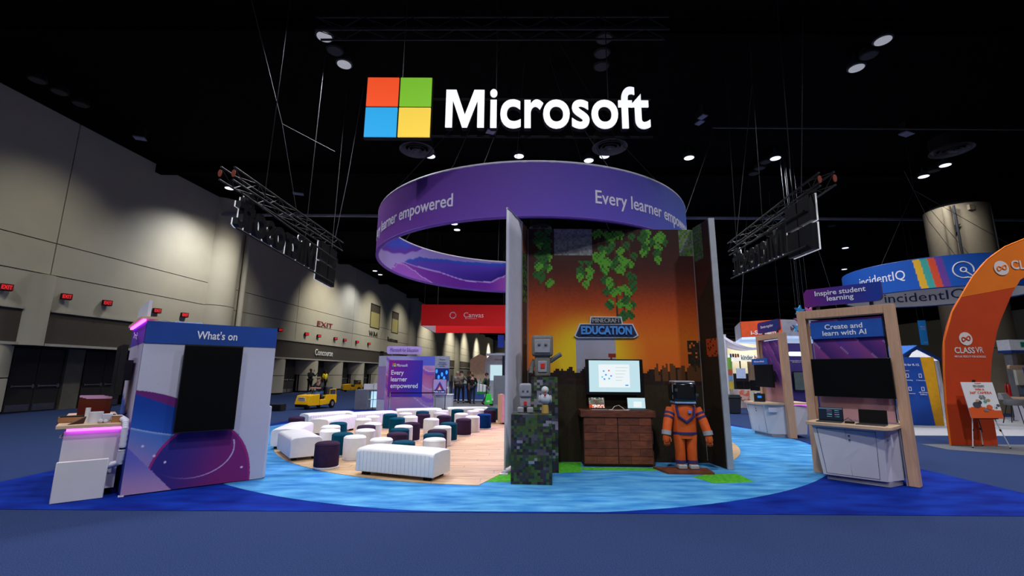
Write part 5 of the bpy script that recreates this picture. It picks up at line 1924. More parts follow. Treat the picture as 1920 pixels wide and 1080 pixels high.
# bright booth behind, left of the second kiosk
kb = thing('exhibit_booth', 'bright cream booth with curved white canopy and kinder lettering at far right centre', 'booth', (-1.05, 0, 0))
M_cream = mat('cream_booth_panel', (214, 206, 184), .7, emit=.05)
MB().box(12.4, 12.75, 24.2, 24.4, .008, 2.56).build('side_wall', M_cream, kb)
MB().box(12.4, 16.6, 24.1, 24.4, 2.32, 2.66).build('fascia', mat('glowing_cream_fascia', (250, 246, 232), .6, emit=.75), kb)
text('kinder', mat('teal_grey_lettering', (90, 120, 130), .6), kb, 13.5, 24.08, 2.53, w=.62, h=.26, bold=.02)
text('board', mat('orange_lettering', (224, 84, 34), .6), kb, 14.2, 24.08, 2.52, w=.62, h=.24, bold=.02)
for i, col in enumerate(((90, 120, 170), (60, 60, 70), (230, 150, 60), (226, 100, 60))):
    MB().box(12.6 + .13 * i, 12.69 + .13 * i, 24.07, 24.09, 2.52 + .02 * (i % 2), 2.72).build('logo_block', mat('kb_logo_%d' % i, col, .6), kb)
for (xx, ww) in ((13.75, .26), (14.12, .16)):
    MB().box(xx, xx + ww, 24.3, 24.6, .008, 2.32).build('column', mat('tan_wood_column', (190, 160, 128), .7), kb)
MB().box(12.75, 16.4, 26.0, 26.1, .008, 1.7).build('rear_wall', M_dgrey, kb)
cp = []
for i in range(25):
    t_ = i / 24
    x = 12.15 + 3.6 * t_
    z = 3.62 - 2.9 * t_ * (1 - t_) + .25 * t_
    cp.append((x, z, .30 * (1 - .75 * t_)))
mb = MB()
for x, z, th in cp:
    mb.v += [(x, 23.6, z), (x, 23.6, z - th * .5), (x, 24.9, z), (x, 24.9, z - th * .5)]
for i in range(24):
    a = 4 * i
    mb.f += [(a, a + 4, a + 5, a + 1), (a + 2, a + 3, a + 7, a + 6), (a, a + 2, a + 6, a + 4), (a + 1, a + 5, a + 7, a + 3)]
mb.f += [(0, 1, 3, 2), (96, 98, 99, 97)]
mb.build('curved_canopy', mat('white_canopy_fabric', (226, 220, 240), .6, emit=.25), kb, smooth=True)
MB().tube([(12.2, 23.7, .008), (12.2, 23.7, 3.7)], .09, 10).build('mast', M_white, kb)
for i, (z0, z1, col) in enumerate(((.9, 1.3, (220, 190, 60)), (1.3, 1.6, (120, 170, 220)), (1.6, 1.9, (200, 90, 60)), (1.9, 2.5, (130, 190, 70)))):
    MB().box(12.22, 12.40, 23.55, 23.6, z0, z1).build('colour_block', mat('mast_block_%d' % i, col, .6), kb)
MB().box(12.45, 12.9, 23.2, 23.25, 1.45, 1.95).build('hanging_notice', mat('pale_blue_notice', (190, 206, 240), .6, emit=.15), kb)
MB().box(12.65, 12.7, 23.21, 23.25, 1.95, 2.32).build('notice_hanger', M_dgrey, kb)
MB().box(12.35, 13.2, 23.0, 23.5, .008, .9).build('demo_counter', mat('rosy_white_counter', (206, 190, 190), .7), kb)
MB().box(12.4, 13.0, 22.98, 23.0, .40, .88).build('flamingo_print', mat('salmon_print', (230, 190, 180), .6, rgb2=(226, 120, 96), scale=5, sharp=True), kb)
for a, b in ((12.38, 12.75), (12.78, 13.1)):
    MB().box(a, b, 23.2, 23.24, .95, 1.3).build('display', M_black, kb)
MB().lathe([(.22, .01), (.26, .42)], 4, Matrix.Translation((12.3, 21.7, 0))).build('white_basket', M_white, kb)
MB().box(12.6, 13.6, 21.9, 22.4, .008, .85).build('side_counter', M_cream, kb)
MB().box(12.68, 12.98, 21.87, 21.9, .25, .80).build('dark_notice', M_vio, kb)
MB().box(12.45, 13.3, 21.95, 22.0, .9, 1.38).build('monitor', M_black, kb)

tc_ = thing('trash_bin', 'dark grey lidded waste bin on the navy carpet right of the backdrop', 'bin', (9.5, 19.9, 0))
MB().hexa([(-.22, -.2, .01), (.22, -.2, .01), (-.22, .2, .01), (.22, .2, .01), (-.27, -.25, .66), (.27, -.25, .66), (-.27, .25, .66), (.27, .25, .66)]).build('bin_body', M_dgrey, tc_, .03)
MB().box(-.29, .29, -.27, .27, .66, .71).build('rim', M_dgrey, tc_, .012)
MB().prism([(-.27, .71), (.27, .71), (.2, .80), (-.2, .80)], -.24, .24).build('lid', M_dgrey, tc_, .015)
for sx in (-.2, .2):
    MB().lathe([(.05, -.03), (.05, .03)], 10, Matrix.Translation((sx, .22, .06)), 'x').build('wheel', M_black, tc_)

# booth at the right edge
rbt = thing('exhibit_booth', 'booth with pale fascia and green square logo at the right picture edge', 'booth', (0, 0, 0))
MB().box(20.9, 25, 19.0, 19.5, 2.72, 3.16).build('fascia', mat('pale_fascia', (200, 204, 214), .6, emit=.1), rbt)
MB().box(20.9, 25, 18.98, 19.52, 2.62, 2.72).build('blue_strip', M_blue, rbt)
MB().box(21.35, 21.6, 18.97, 19.0, 2.84, 3.06).build('green_logo', mat('green_logo', (30, 150, 110), .6), rbt)
text('Linewize', M_dk, rbt, 22.1, 18.99, 2.95, w=.8, h=.16)
MB().box(21.0, 21.2, 19.1, 19.4, .008, 2.62).build('post', M_grey, rbt)
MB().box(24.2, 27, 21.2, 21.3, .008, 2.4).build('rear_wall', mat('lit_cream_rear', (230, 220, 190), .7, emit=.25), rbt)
MB().prism(rrect(20.6, 22.6, 1.9, 2.1, .08), 18.9, 19.0).build('wooden_hoop', M_oakx, rbt)
for i, (x, z, w_, h_2, col) in enumerate(((20.9, 1.55, .45, .45, (40, 60, 140)), (20.5, 1.3, .3, .6, (190, 190, 180)), (21.4, 1.2, .3, .3, (60, 110, 170)), (20.7, .95, .3, .25, (60, 90, 120)), (21.5, .95, .4, .12, (90, 60, 140)))):
    MB().box(x, x + w_, 18.6, 18.7, z, z + h_2).build('display_card', mat('card_%d' % i, col, .6), rbt)
MB().box(19.35, 21.2, 17.3, 18.1, .80, .86).build('table_top', M_oakx, rbt)
MB().box(19.45, 21.1, 17.4, 18.0, .008, .8).build('table_body', M_whitefab, rbt)
ch = thing('armchair', 'grey shell stool chair with dark metal legs right of the easel', 'chair', (17.9, 16.5, 0), 20)
mb = MB()
mb.lathe([(.05, .62), (.26, .64), (.31, .74), (.32, .84), (.30, .84), (.27, .7), (.05, .66)], 20)
mb.build('shell', mat('grey_felt_shell', (112, 112, 116), .8), ch, smooth=True)
MB().hexa([(-.3, .1, .8), (.3, .1, .8), (-.28, .3, .8), (.28, .3, .8), (-.22, .24, 1.05), (.22, .24, 1.05), (-.2, .32, 1.05), (.2, .32, 1.05)]).build('backrest', mat('grey_felt_shell', (112, 112, 116), .8), ch, .03)
for sx in (-1, 1):
    for sy in (-1, 1):
        MB().tube([(sx * .15, sy * .15, .63), (sx * .27, sy * .27, .008)], .014, 6).build('leg', M_black, ch)
ch2 = copy_tree(ch)
ch2['label'] = 'second shell stool chair half hidden behind the grey one at the right edge'
ch2.location = (19.7, 16.7, 0)
ch2.rotation_euler = (0, 0, 2)

# ================================================================== BACK OF THE HALL, CENTRE AND LEFT
cv = thing('hanging_box_sign', 'large red hanging box sign with white Canvas logo above the visitors', 'sign', (0, 0, 0))
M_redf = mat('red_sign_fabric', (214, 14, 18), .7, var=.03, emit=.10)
MB().box(-5.46, -.40, 27.0, 27.05, 4.40, 5.68).build('front_face', M_redf, cv)
MB().hexa([(-.40, 27.0, 4.4), (-.35, 27.0, 4.4), (.3, 32, 4.4), (.35, 32, 4.4), (-.40, 27.0, 5.68), (-.35, 27.0, 5.68), (.3, 32, 5.68), (.35, 32, 5.68)]).build('side_face', M_redf, cv)
MB().box(-5.46, .3, 32, 32.05, 4.40, 5.68).build('rear_face', M_redf, cv)
MB().hexa([(-5.46, 27.05, 4.4), (-5.41, 27.05, 4.4), (-5.46, 32, 4.4), (-5.41, 32, 4.4), (-5.46, 27.05, 5.68), (-5.41, 27.05, 5.68), (-5.46, 32, 5.68), (-5.41, 32, 5.68)]).build('side_face', M_whitefab, cv)
text('Canvas', M_txt, cv, -1.95 - .35, 26.99, 5.06, w=1.2, h=.30, bold=.0)
text('By Instructure', M_txt, cv, -2.45, 26.99, 4.84, w=.7, h=.09)
for i in range(8):
    a = 2 * PI * i / 8 + .39
    c_ = Vector((-3.55, 26.985, 5.03))
    MB().tube([c_ + Vector((math.cos(a - .26) * .20, 0, math.sin(a - .26) * .20)), c_ + Vector((math.cos(a) * .16, 0, math.sin(a) * .16)), c_ + Vector((math.cos(a + .26) * .20, 0, math.sin(a + .26) * .20))], .03, 5).build('logo_segment', M_txt, cv)
for x, y in ((-5.3, 27.1), (-.5, 27.1), (-5.3, 31.9), (.1, 31.9)):
    MB().tube([(x, y, 5.68), (x, y, 11.88)], .012, 4).build('cable', M_dgrey, cv)

mk = thing('welcome_kiosk', 'lilac and pink gradient welcome panel reading Every learner empowered behind the poufs', 'kiosk', (-5.72, 19.75, 0), 9)


def wel(u, v):
    b = grad([(0, (150, 120, 186)), (.3, (196, 130, 180)), (.6, (180, 90, 150)), (.8, (190, 160, 210)), (1, (170, 170, 226))], v + .08 * math.sin(u * 6))
    k = v + .25 * u + .06 * math.sin(u * 9)
    if .42 < k % .5 < .5:
        b = mixc(b, (120, 70, 190), .6)
    if v > .82 and u > .35:
        b = mixc(b, (70, 90, 210), sm(.35, .8, u) * .8)
    if k % .33 < .02:
        b = (206, 170, 220)
    return b


box('core', M_whitefab, mk, .32, 2.36, .01, .5, .03, 2.33)
sheet('front_fabric', mk, wel, 60, 60, flat(.3, 2.38, .03, 2.34, 0))
MB().hexa([(-.06, .35, .03), (.31, .0, .03), (-.03, .45, .03), (.33, .1, .03), (-.06, .35, 2.34), (.31, 0, 2.34), (-.03, .45, 2.34), (.33, .1, 2.34)]).build('left_return', M_whitefab, mk)
MB().hexa([(-.065, .345, .5), (.3, -.004, .5), (-.06, .35, .5), (.31, 0, .5), (-.065, .345, 1.9), (.3, -.004, 1.9), (-.06, .35, 1.9), (.31, 0, 1.9)]).build('left_print', mat('mauve_wave_print', (186, 130, 176), .7, rgb2=(150, 140, 206), scale=2), mk)
sheet('violet_square', mk, lambda u, v: mixc((150, 30, 150), (40, 50, 180), u * .8 + .2 * (1 - v)), 12, 12, flat(.42, 1.86, .62, 2.16, -.02))
text('Every\nlearner\nempowered', M_txt, mk, 1.10, -.024, 1.32, w=1.15, h=.82, align='LEFT', bold=.012)
text('Microsoft', M_txt, mk, .98, -.024, 1.94, w=.46, h=.12, bold=.012)
for nm, rgb, i, j in LOGO:
    MB().box(.56 + .075 * i, .63 + .075 * i, -.026, -.021, 1.88 + .075 * j, 1.95 + .075 * j).build('logo_square', mat(nm.replace(' ', '_') + '_small', rgb, .6), mk)
MB().prism(rrect(.30, 1.78, 2.42, 2.76, .08), -.03, .03).build('top_sign', mat('lilac_sign', (186, 160, 226), .6), mk)
text('Microsoft for Education', mat('violet_lettering', (90, 60, 140), .6), mk, 1.04, -.034, 2.60, w=1.2, h=.16, bold=.015)
for x in (.5, 1.55):
    MB().box(x, x + .04, 0, .04, 2.33, 2.43).build('sign_post', M_steel, mk)

gd = thing('side_counter', 'grey sided counter with bright lit niche left of the welcome panel', 'counter', (-6.95, 20.6, 0), 4)
MB().box(0, .55, 0, .6, .006, .86).build('grey_end', mat('mid_grey_laminate', (110, 112, 124), .6), gd)
MB().box(.55, 1.25, .1, .6, .82, .86).box(.55, 1.25, .1, .6, .006, .06).box(1.2, 1.25, .1, .6, .06, .82).build('frame', mat('mid_grey_laminate', (110, 112, 124), .6), gd)
MB().box(.62, .95, .35, .4, .08, .78).build('lit_niche', mat('lit_niche', (190, 230, 255), .4, emit=.9), gd)
MB().box(.56, 1.2, .12, .4, .42, .45).build('shelf', M_white, gd)
MB().box(.3, .75, .25, .28, .87, 1.12).build('card_rack', M_white, gd)
MB().box(.72, 1.1, .25, .28, .87, 1.14).build('card_rack', M_white, gd)
MB().tube([(.78, .05, .006), (.78, .05, .86)], .012, 6).build('pole', M_black, gd)

st = thing('rope_barrier', 'two chrome posts with a black belt in front of the welcome panel', 'barrier', (0, 0, 0))
for (x, y) in ((-4.98, 19.0), (-3.22, 19.3)):
    MB().lathe([(.16, .006), (.16, .03), (.03, .05), (.03, .8), (.036, .8), (.036, .86), (.02, .88)], 16, Matrix.Translation((x, y, 0))).build('post', M_chrome, st, smooth=True)
MB().hexa([(-4.95, 19.0, .78), (-3.25, 19.3, .78), (-4.95, 19.004, .78), (-3.25, 19.304, .78), (-4.95, 19.0, .83), (-3.25, 19.3, .83), (-4.95, 19.004, .83), (-3.25, 19.304, .83)]).build('belt', M_matt, st)

ps = thing('sign_stand', 'black post stand with lilac Take a seat triangle sign right of the welcome panel', 'sign', (-3.06, 19.9, 0))
MB().box(-.33, .27, 0, .02, .68, 1.37).build('sign_board', M_black, ps)
MB().box(-.31, .25, -.004, 0, .70, 1.35).build('sign_face', mat('lilac_face', (190, 160, 214), .6), ps)


def tri(r, z0, y, m, nm):
    MB().prism([(-.03 - r, z0), (-.03 + r, z0), (-.03, z0 + 1.9 * r)], y - .003, y).build(nm, m, ps)


tri(.26, .78, -.004, mat('bright_blue_tri', (40, 80, 200), .6), 'blue_triangle')
tri(.19, .84, -.008, mat('navy_tri', (24, 30, 110), .6), 'navy_triangle')
tri(.14, .88, -.012, mat('red_tri', (210, 50, 50), .6), 'red_triangle')
tri(.085, .89, -.016, mat('pale_tri', (214, 214, 236), .6), 'pale_triangle')
MB().box(-.28, .22, -.02, -.016, .77, .90).build('word_band', mat('navy_tri', (24, 30, 110), .6), ps)
text('take a seat', M_txt, ps, -.03, -.022, .835, w=.44, h=.08, bold=.03)
MB().box(.2, .23, .02, .05, .006, .7).build('pole', M_black, ps)
MB().box(.05, .36, -.1, .2, .006, .02).build('foot', M_black, ps)

wc = thing('white_cube_counter', 'small white cube counter beside the triangle sign stand', 'counter', (-3.15, 21.2, 0))
MB().box(-.3, .42, 0, .6, .008, .62).build('body', M_white, wc)
MB().box(-.33, .45, -.02, .62, .62, .66).build('top', M_white, wc)
ix = thing('info_stand', 'grey display stand with blue circles screen behind the triangle sign', 'stand', (-3.86, 22.8, 0))
ix.scale = (.68, 1, 1)
MB().box(0, 1.12, 0, .12, .01, 2.45).build('panel', mat('pale_blue_grey_panel', (150, 154, 176), .6), ix)
MB().box(.12, 1.12, -.06, 0, 1.25, 1.85).build('screen', mat('navy_screen', (10, 34, 96), .3, emit=.5), ix)
for x, z in ((.22, 1.7), (.62, 1.55), (.38, 1.42), (.95, 1.65), (.78, 1.36)):
    MB().lathe([(.08, 0), (.08, .004)], 14, Matrix.Translation((x, -.066, z)) @ Matrix.Diagonal((1, 1, 1.3, 1)), 'y').build('screen_disc', mat('blue_disc', (50, 140, 250), .4, emit=.9), ix)
text('Pharos', M_dk, ix, .6, -.004, 2.28, w=.4, h=.07)
for z_, t_, w_ in ((2.13, 'Modern based', .5), (2.04, 'print management', .66), (1.95, 'everywhere', .42)):
    text(t_, mat('blue_lettering', (50, 70, 140), .6), ix, .6, -.004, z_, w=w_, h=.07, bold=.01)
MB().box(.62, 1.2, -.5, -.1, .01, .95).build('shelf_unit', M_white, ix)
MB().box(.68, 1.14, -.51, -.5, .1, .45).build('shelf_niche', mat('brown_niche', (90, 66, 50), .7), ix)
MB().box(.68, 1.14, -.51, -.5, .5, .88).build('shelf_niche', mat('brown_niche', (90, 66, 50), .7), ix)
MB().tube([(1.35, -.2, .01), (1.35, -.2, 1.5)], .04, 8).build('black_post', M_black, ix)

ab = thing('arched_booth', 'pale arched booth with cyan screen behind the standing visitors', 'booth', (-1.75, 30.2, 0))
MB().prism([(0, .01), (2.3, .01)] + arc(1.5, 2.15, .8, 0, 90, 8) + arc(.8, 2.15, .8, 90, 180, 8), 0, .3).build('arch_panel', mat('pale_arch_panel', (176, 180, 192), .6), ab)
MB().prism([(-1.0, .01), (.1, .01), (.1, 2.7), (-.4, 2.85), (-1.0, 2.5)], .1, .4).build('tan_panel', mat('tan_arch_panel', (196, 168, 140), .7), ab)
MB().box(.35, 2.05, -.05, 0, 1.15, 2.15).build('screen', M_scr, ab)
MB().box(2.05, 2.12, -.05, 0, 1.15, 2.15).build('bezel', M_black, ab)
text('Elevate every classroom', M_dk, ab, 1.2, -.004, 2.5, w=1.1, h=.09)
MB().box(.8, 1.7, -.4, -.05, .01, .85).build('counter', M_white, ab)
ab2 = thing('arched_booth', 'second smaller pale arch with narrow cyan screen right of the first', 'booth', (.75, 31.5, 0))
MB().prism([(0, .01), (1.4, .01)] + arc(.9, 2.0, .5, 0, 90, 6) + arc(.5, 2.0, .5, 90, 180, 6), 0, .3).build('arch_panel', mat('pale_arch_panel', (176, 180, 192), .6), ab2)
MB().box(.1, 1.2, -.05, 0, 1.1, 2.0).build('screen', M_scr, ab2)
dc = thing('draped_counter', 'blue draped counter with green top behind the visitors', 'counter', (-3.6, 28.6, 0))
MB().box(0, 1.9, 0, .6, .01, .9).build('drape', mat('blue_drape', (40, 70, 140), .8, rgb2=(60, 96, 170), scale=3, stretch=(6, 1, .4)), dc)
MB().box(-.03, 1.93, -.03, .63, .9, .98).build('top', mat('green_top', (30, 110, 60), .5), dc)
MB().box(.3, .9, .1, .4, .98, 1.25).box(1.2, 1.7, .1, .4, .98, 1.2).build('white_boxes', M_white, dc)['kind'] = 'stuff'
gb = thing('exhibit_booth', 'grey walled booth with flat canopy just left of the white banner stand', 'booth', (-.95, 24.5, 0))
MB().box(0, 3.0, 0, .1, .01, 1.5).build('low_wall', mat('slate_grey_wall', (110, 114, 124), .5), gb)
MB().hexa([(.45, .3, 1.5), (3, .3, 1.5), (.45, .4, 1.5), (3, .4, 1.5), (.45, .3, 2.55), (3, .3, 2.55), (.45, .4, 2.55), (3, .4, 2.55)]).build('upper_wall', mat('dark_slate_wall', (60, 62, 70), .5), gb)
MB().box(-.4, 3.2, -.3, .6, 2.56, 2.66).build('canopy', mat('pale_steel_canopy', (140, 144, 160), .5), gb)
MB().box(-.4, -.36, -.28, -.24, .01, 2.56).build('post', M_steel, gb)
pk = thing('pink_counter', 'narrow tan and pink lit counter beside the white banner stand', 'counter', (-.44, 15.3, 0))
MB().hexa([(0, 0, .07), (.14, -.24, .07), (.1, .3, .07), (.24, .1, .07), (0, 0, .95), (.14, -.24, .95), (.1, .3, .95), (.24, .1, .95)]).build('tan_side', M_frame, pk)
MB().box(.142, .55, -.26, .1, .07, .95).build('front', mat('pale_rose_laminate', (236, 160, 200), .6), pk)
MB().box(.15, .5, -.22, .1, .016, .07).build('plinth', M_matt, pk)
MB().box(.2, .5, -.2, 0, .952, .965).build('tablet', M_black, pk)
bsn = thing('hanging_banner', 'small blue hanging banner at the far end left of the white stand', 'banner', (-1.1, 36, 0))
MB().box(0, .5, 0, .03, 3.6, 4.6).build('fabric', mat('sky_blue_fabric2', (40, 70, 190), .7), bsn)
MB().tube([(.25, .01, 4.6), (.25, .01, 11.88)], .01, 4).build('cable', M_dgrey, bsn)
nb = thing('speaker_box', 'black low box on the navy carpet right of the What\'s on kiosk', 'box', (-10.2, 19.5, 0))
MB().box(0, .55, 0, .45, .01, .28).build('body', M_matt, nb, .01)
MB().box(.05, .5, -.01, 0, .05, .24).build('front_cloth', M_black, nb)


# ================================================================== YELLOW CARTS
M_yc = mat('yellow_cart_paint', (236, 180, 10), .4, var=.04)


def cart(lab, M, full=True):
    t = thing('burden_cart', lab, 'cart')
    t.matrix_world = M     # +x is forward, y across
    MB().prism([(.25, .16), (1.05, .16), (1.18, .22), (1.02, .60), (.25, .66)], -.38, .38).build('front_cowl', M_yc, t, .02)
    MB().prism([(-1.1, .22), (.25, .16), (.25, .40), (-.2, .42), (-.25, .60), (-1.1, .60)], -.40, .40).build('chassis', M_yc, t, .015)
    MB().box(.98, 1.16, -.36, .36, .10, .2).build('bumper', M_black, t)
    for x, y in ((.72, 0),):
        MB().lathe([(.17, -.06), (.17, .06)], 18, Matrix.Translation((x, y, .18)), 'y').build('wheel', M_black, t)
    for y in (-.40, .40):
        w_ = MB().lathe([(.19, -.05), (.20, -.03), (.20, .03), (.19, .05)], 20, Matrix.Translation((-.72, y, .2)), 'y').build('wheel', M_black, t)
        MB().lathe([(.10, -.055), (.10, .055)], 14, Matrix.Translation((-.72, y, .2)), 'y').build('hub', M_grey, w_)
    MB().box(-.35, .05, -.30, .30, .42, .56).build('seat', M_black, t, .03)
    MB().box(-.38, -.28, -.28, .28, .56, .98).build('seat_back', M_black, t, .03)
    MB().tube([(.45, 0, .6), (.30, 0, .86)], .025, 8).build('steering_column', M_black, t)
    MB().tube([(.28 + .06 * math.cos(a), .17 * math.sin(a), .88 + .13 * math.cos(a)) for a in [2 * PI * i / 16 for i in range(17)]], .014, 6, False).build('steering_wheel', M_black, t)
    for y in (-.36, .36):
        MB().tube([(-.55, y, .6), (-.55, y, .84), (-1.05, y, .84), (-1.05, y, .6)], .02, 8).build('rail', M_yc, t, smooth=True)
    MB().box(-1.0, -.55, -.2, .2, .6, .95).build('bucket', M_dgrey, t, .03)
    PMt = Matrix.Translation((1.115, 0, .41)) @ Matrix.Rotation(R(90), 4, 'Z') @ Matrix.Rotation(R(22), 4, 'X')
    MB().box(-.2, .2, -.025, -.012, -.13, .13, PMt).build('notice', M_whitefab, t)
    text('C416', M_dk, t, 0, -.027, .09, w=.2, h=.05, M=PMt)
    text('210', M_dk, t, -.25, -.412, .52, w=.18, h=.07)
    return t


CM = Matrix.Translation((-8.9, 21.2, 0)) @ Matrix.Rotation(R(247), 4, 'Z') @ Matrix.Diagonal((.74, 1, 1, 1))
cart('yellow three-wheeled cart with bearded driver on the navy carpet at left', CM)
cart('second yellow cart parked far back near the wall doors', Matrix.Translation((-13.35, 38.6, 0)) @ Matrix.Rotation(R(215), 4, 'Z') @ Matrix.Diagonal((.7, .9, 1, 1)))

# ================================================================== PEOPLE
M_skin = mat('skin_light', (190, 140, 116), .6)
M_skin2 = mat('skin_dark', (96, 62, 46), .6)
M_hairb = mat('black_hair', (22, 18, 18), .8)
M_hairg = mat('grey_hair', (150, 146, 140), .8)
M_hairl = mat('light_brown_hair', (120, 92, 60), .8)


def skin_mesh(name, m, parent, pts, edges, radii, root=0, sub=1):
    me = bpy.data.meshes.new(name)
    me.from_pydata([tuple(p) for p in pts], edges, [])
    o = bpy.data.objects.new(name, me)
    COL.objects.link(o)
    o.parent = parent
    me.materials.append(m)
    md = o.modifiers.new('skin', 'SKIN')
    md.use_smooth_shade = True
    if not me.skin_vertices:
        bm = bmesh.new(); bm.from_mesh(me); bm.verts.layers.skin.verify(); bm.to_mesh(me); bm.free()
    for i, r_ in enumerate(radii):
        me.skin_vertices[0].data[i].radius = (r_, r_) if not isinstance(r_, tuple) else r_
        me.skin_vertices[0].data[i].use_root = (i == root)
    sb = o.modifiers.new('sub', 'SUBSURF')
    sb.levels = sub; sb.render_levels = sub
    return o


def person(lab, loc, rz, shirt, trousers, hair, skin=None, J=None, H=1.72, long_hair=False, beard=False, sleeves='short', cap=None, face=0):
    """standing by default, looks along -y; J overrides joints"""
    skin = skin or M_skin
    k = H / 1.72
    t = thing('person', lab, 'person', loc, rz)
    j = dict(pelvis=(0, 0, .95), belly=(0, 0, 1.10), chest=(0, .01, 1.30), neck=(0, .01, 1.46), jaw=(0, -.01, 1.54), head=(0, -.005, 1.62), top=(0, 0, 1.70),
             ls=(-.18, .01, 1.40), rs=(.18, .01, 1.40), le=(-.23, .02, 1.13), re=(.23, .02, 1.13), lw=(-.23, -.06, .90), rw=(.23, -.06, .90),
             lh=(-.09, 0, .92), rh=(.09, 0, .92), lk=(-.10, -.01, .50), rk=(.10, -.01, .50), la=(-.10, .02, .09), ra=(.10, .02, .09),
             lt=(-.11, -.14, .04), rt=(.11, -.14, .04))
    j.update(J or {})
    names = list(j)
    P_ = [Vector(j[n]) * k for n in names]
    ix_ = {n: i for i, n in enumerate(names)}
    rad = dict(pelvis=.12, belly=.115, chest=.125, neck=.05, jaw=.072, head=.085, top=.06, ls=.055, rs=.055, le=.038, re=.038, lw=.026, rw=.026, lh=.085, rh=.085,
               lk=.055, rk=.055, la=.036, ra=.036, lt=.03, rt=.03)
    E_ = [('pelvis', 'belly'), ('belly', 'chest'), ('chest', 'neck'), ('neck', 'jaw'), ('jaw', 'head'), ('head', 'top'), ('chest', 'ls'), ('ls', 'le'), ('le', 'lw'),
          ('chest', 'rs'), ('rs', 're'), ('re', 'rw'), ('pelvis', 'lh'), ('lh', 'lk'), ('lk', 'la'), ('la', 'lt'), ('pelvis', 'rh'), ('rh', 'rk'), ('rk', 'ra'), ('ra', 'rt')]
    pts = list(P_); ed = [(ix_[a], ix_[b]) for a, b in E_]; rd = [rad[n] * k for n in names]
    for s_, e_, w_ in (('l', 'le', 'lw'), ('r', 're', 'rw')):
        wv = Vector(j[w_]) * k; d_ = (wv - Vector(j[e_]) * k).normalized()
        sd = d_.cross(Vector((0, 1, .3))).normalized()
        pts.append(wv + d_ * .07); ed.append((ix_[w_], len(pts) - 1)); rd.append(.026)
        palm = len(pts) - 1
        for f_ in range(4):
            off = sd * ((f_ - 1.5) * .018)
            pts.append(wv + d_ * (.13 + .01 * (1.5 - abs(f_ - 1.5))) + off); ed.append((palm, len(pts) - 1)); rd.append(.009)
            pts.append(pts[-1] + d_ * .03 + Vector((0, -.012, 0))); ed.append((len(pts) - 2, len(pts) - 1)); rd.append(.007)
        pts.append(wv + d_ * .05 + sd * .045); ed.append((ix_[w_], len(pts) - 1)); rd.append(.010)
    pts.append(Vector(j['head']) * k + Vector((0, -.10, -.015))); ed.append((ix_['head'], len(pts) - 1)); rd.append(.013)
    skin_mesh('body', skin, t, pts, ed, rd, 0)
    hd = Vector(j['head']) * k

    def part_chain(nm, m, chain, add, ex=None):
        nn = []
        for a, b in chain:
            for q in (a, b):
                if q not in nn:
                    nn.append(q)
        skin_mesh(nm, m, t, [Vector(j[n]) * k if n in j else Vector(ex[n]) * k for n in nn], [(nn.index(a), nn.index(b)) for a, b in chain],
                  [(rad.get(n, .06) + add) * k for n in nn], 0)
    sl = [('chest', 'ls'), ('ls', 'le'), ('chest', 'rs'), ('rs', 're')] + ([('le', 'lw'), ('re', 'rw')] if sleeves == 'long' else [])
    part_chain('shirt', shirt, [('pelvis', 'belly'), ('belly', 'chest')] + sl, .022)
    part_chain('trousers', trousers, [('pelvis', 'lh'), ('lh', 'lk'), ('lk', 'la'), ('pelvis', 'rh'), ('rh', 'rk'), ('rk', 'ra')], .016)
    for a, b in (('la', 'lt'), ('ra', 'rt')):
        A, B_2 = Vector(j[a]) * k, Vector(j[b]) * k
        MB().tube([A + Vector((0, .04, -.03)), A + Vector((0, -.02, -.035)), B_2, B_2 + Vector((0, -.04, -.005))], [.042, .048, .042, .02], 8).build('shoe', M_black, t, smooth=True)
    up = (Vector(j['top']) * k - hd)
    MB().ball(hd + Vector((0, .022, .03)), .103, 14, (.92, 1.02, 1.0)).build('hair', hair, t, smooth=True) if not cap else MB().ball(hd + Vector((0, .01, .045)), .098, 14, (1, 1.1, .75)).build('cap', cap, t, smooth=True)
    if cap:
        MB().hexa([(hd.x - .07, hd.y - .17, hd.z + .04), (hd.x + .07, hd.y - .17, hd.z + .04), (hd.x - .08, hd.y - .05, hd.z + .05), (hd.x + .08, hd.y - .05, hd.z + .05),
                   (hd.x - .07, hd.y - .17, hd.z + .05), (hd.x + .07, hd.y - .17, hd.z + .05), (hd.x - .08, hd.y - .05, hd.z + .07), (hd.x + .08, hd.y - .05, hd.z + .07)]).build('cap_peak', cap, t)
    if long_hair:
        MB().tube([hd + Vector((0, .06, .06)), hd + Vector((0, .09, -.08)), hd + Vector((0, .08, -.22))], [.09, .085, .05], 12).build('long_hair', hair, t, smooth=True)
    if beard:
        MB().ball(hd + Vector((0, -.05, -.075)), .058, 10, (1, .9, 1)).build('beard', M_hairg, t, smooth=True)
    for sx in (-1, 1):
        MB().ball(hd + Vector((sx * .033, -.085, .01)), .011, 8).build('eye', M_dk, t, smooth=True)
        MB().ball(hd + Vector((sx * .088, .0, -.01)), .022, 8, (.5, 1, 1.3)).build('ear', skin, t, smooth=True)
    MB().ball(hd + Vector((0, -.084, -.052)), .020, 8, (1.3, .4, .35)).build('mouth', mat('lips', (150, 80, 74), .6), t, smooth=True)
    return t


M_navyc = mat('navy_shirt_cloth', (26, 30, 44), .85)
M_blk = mat('black_cloth', (18, 18, 20), .9)
M_jean = mat('blue_denim', (52, 84, 128), .9, var=.15)
M_tan = mat('grey_tan_jacket', (112, 104, 94), .85)
M_dkgrey = mat('charcoal_cloth', (48, 50, 56), .9)
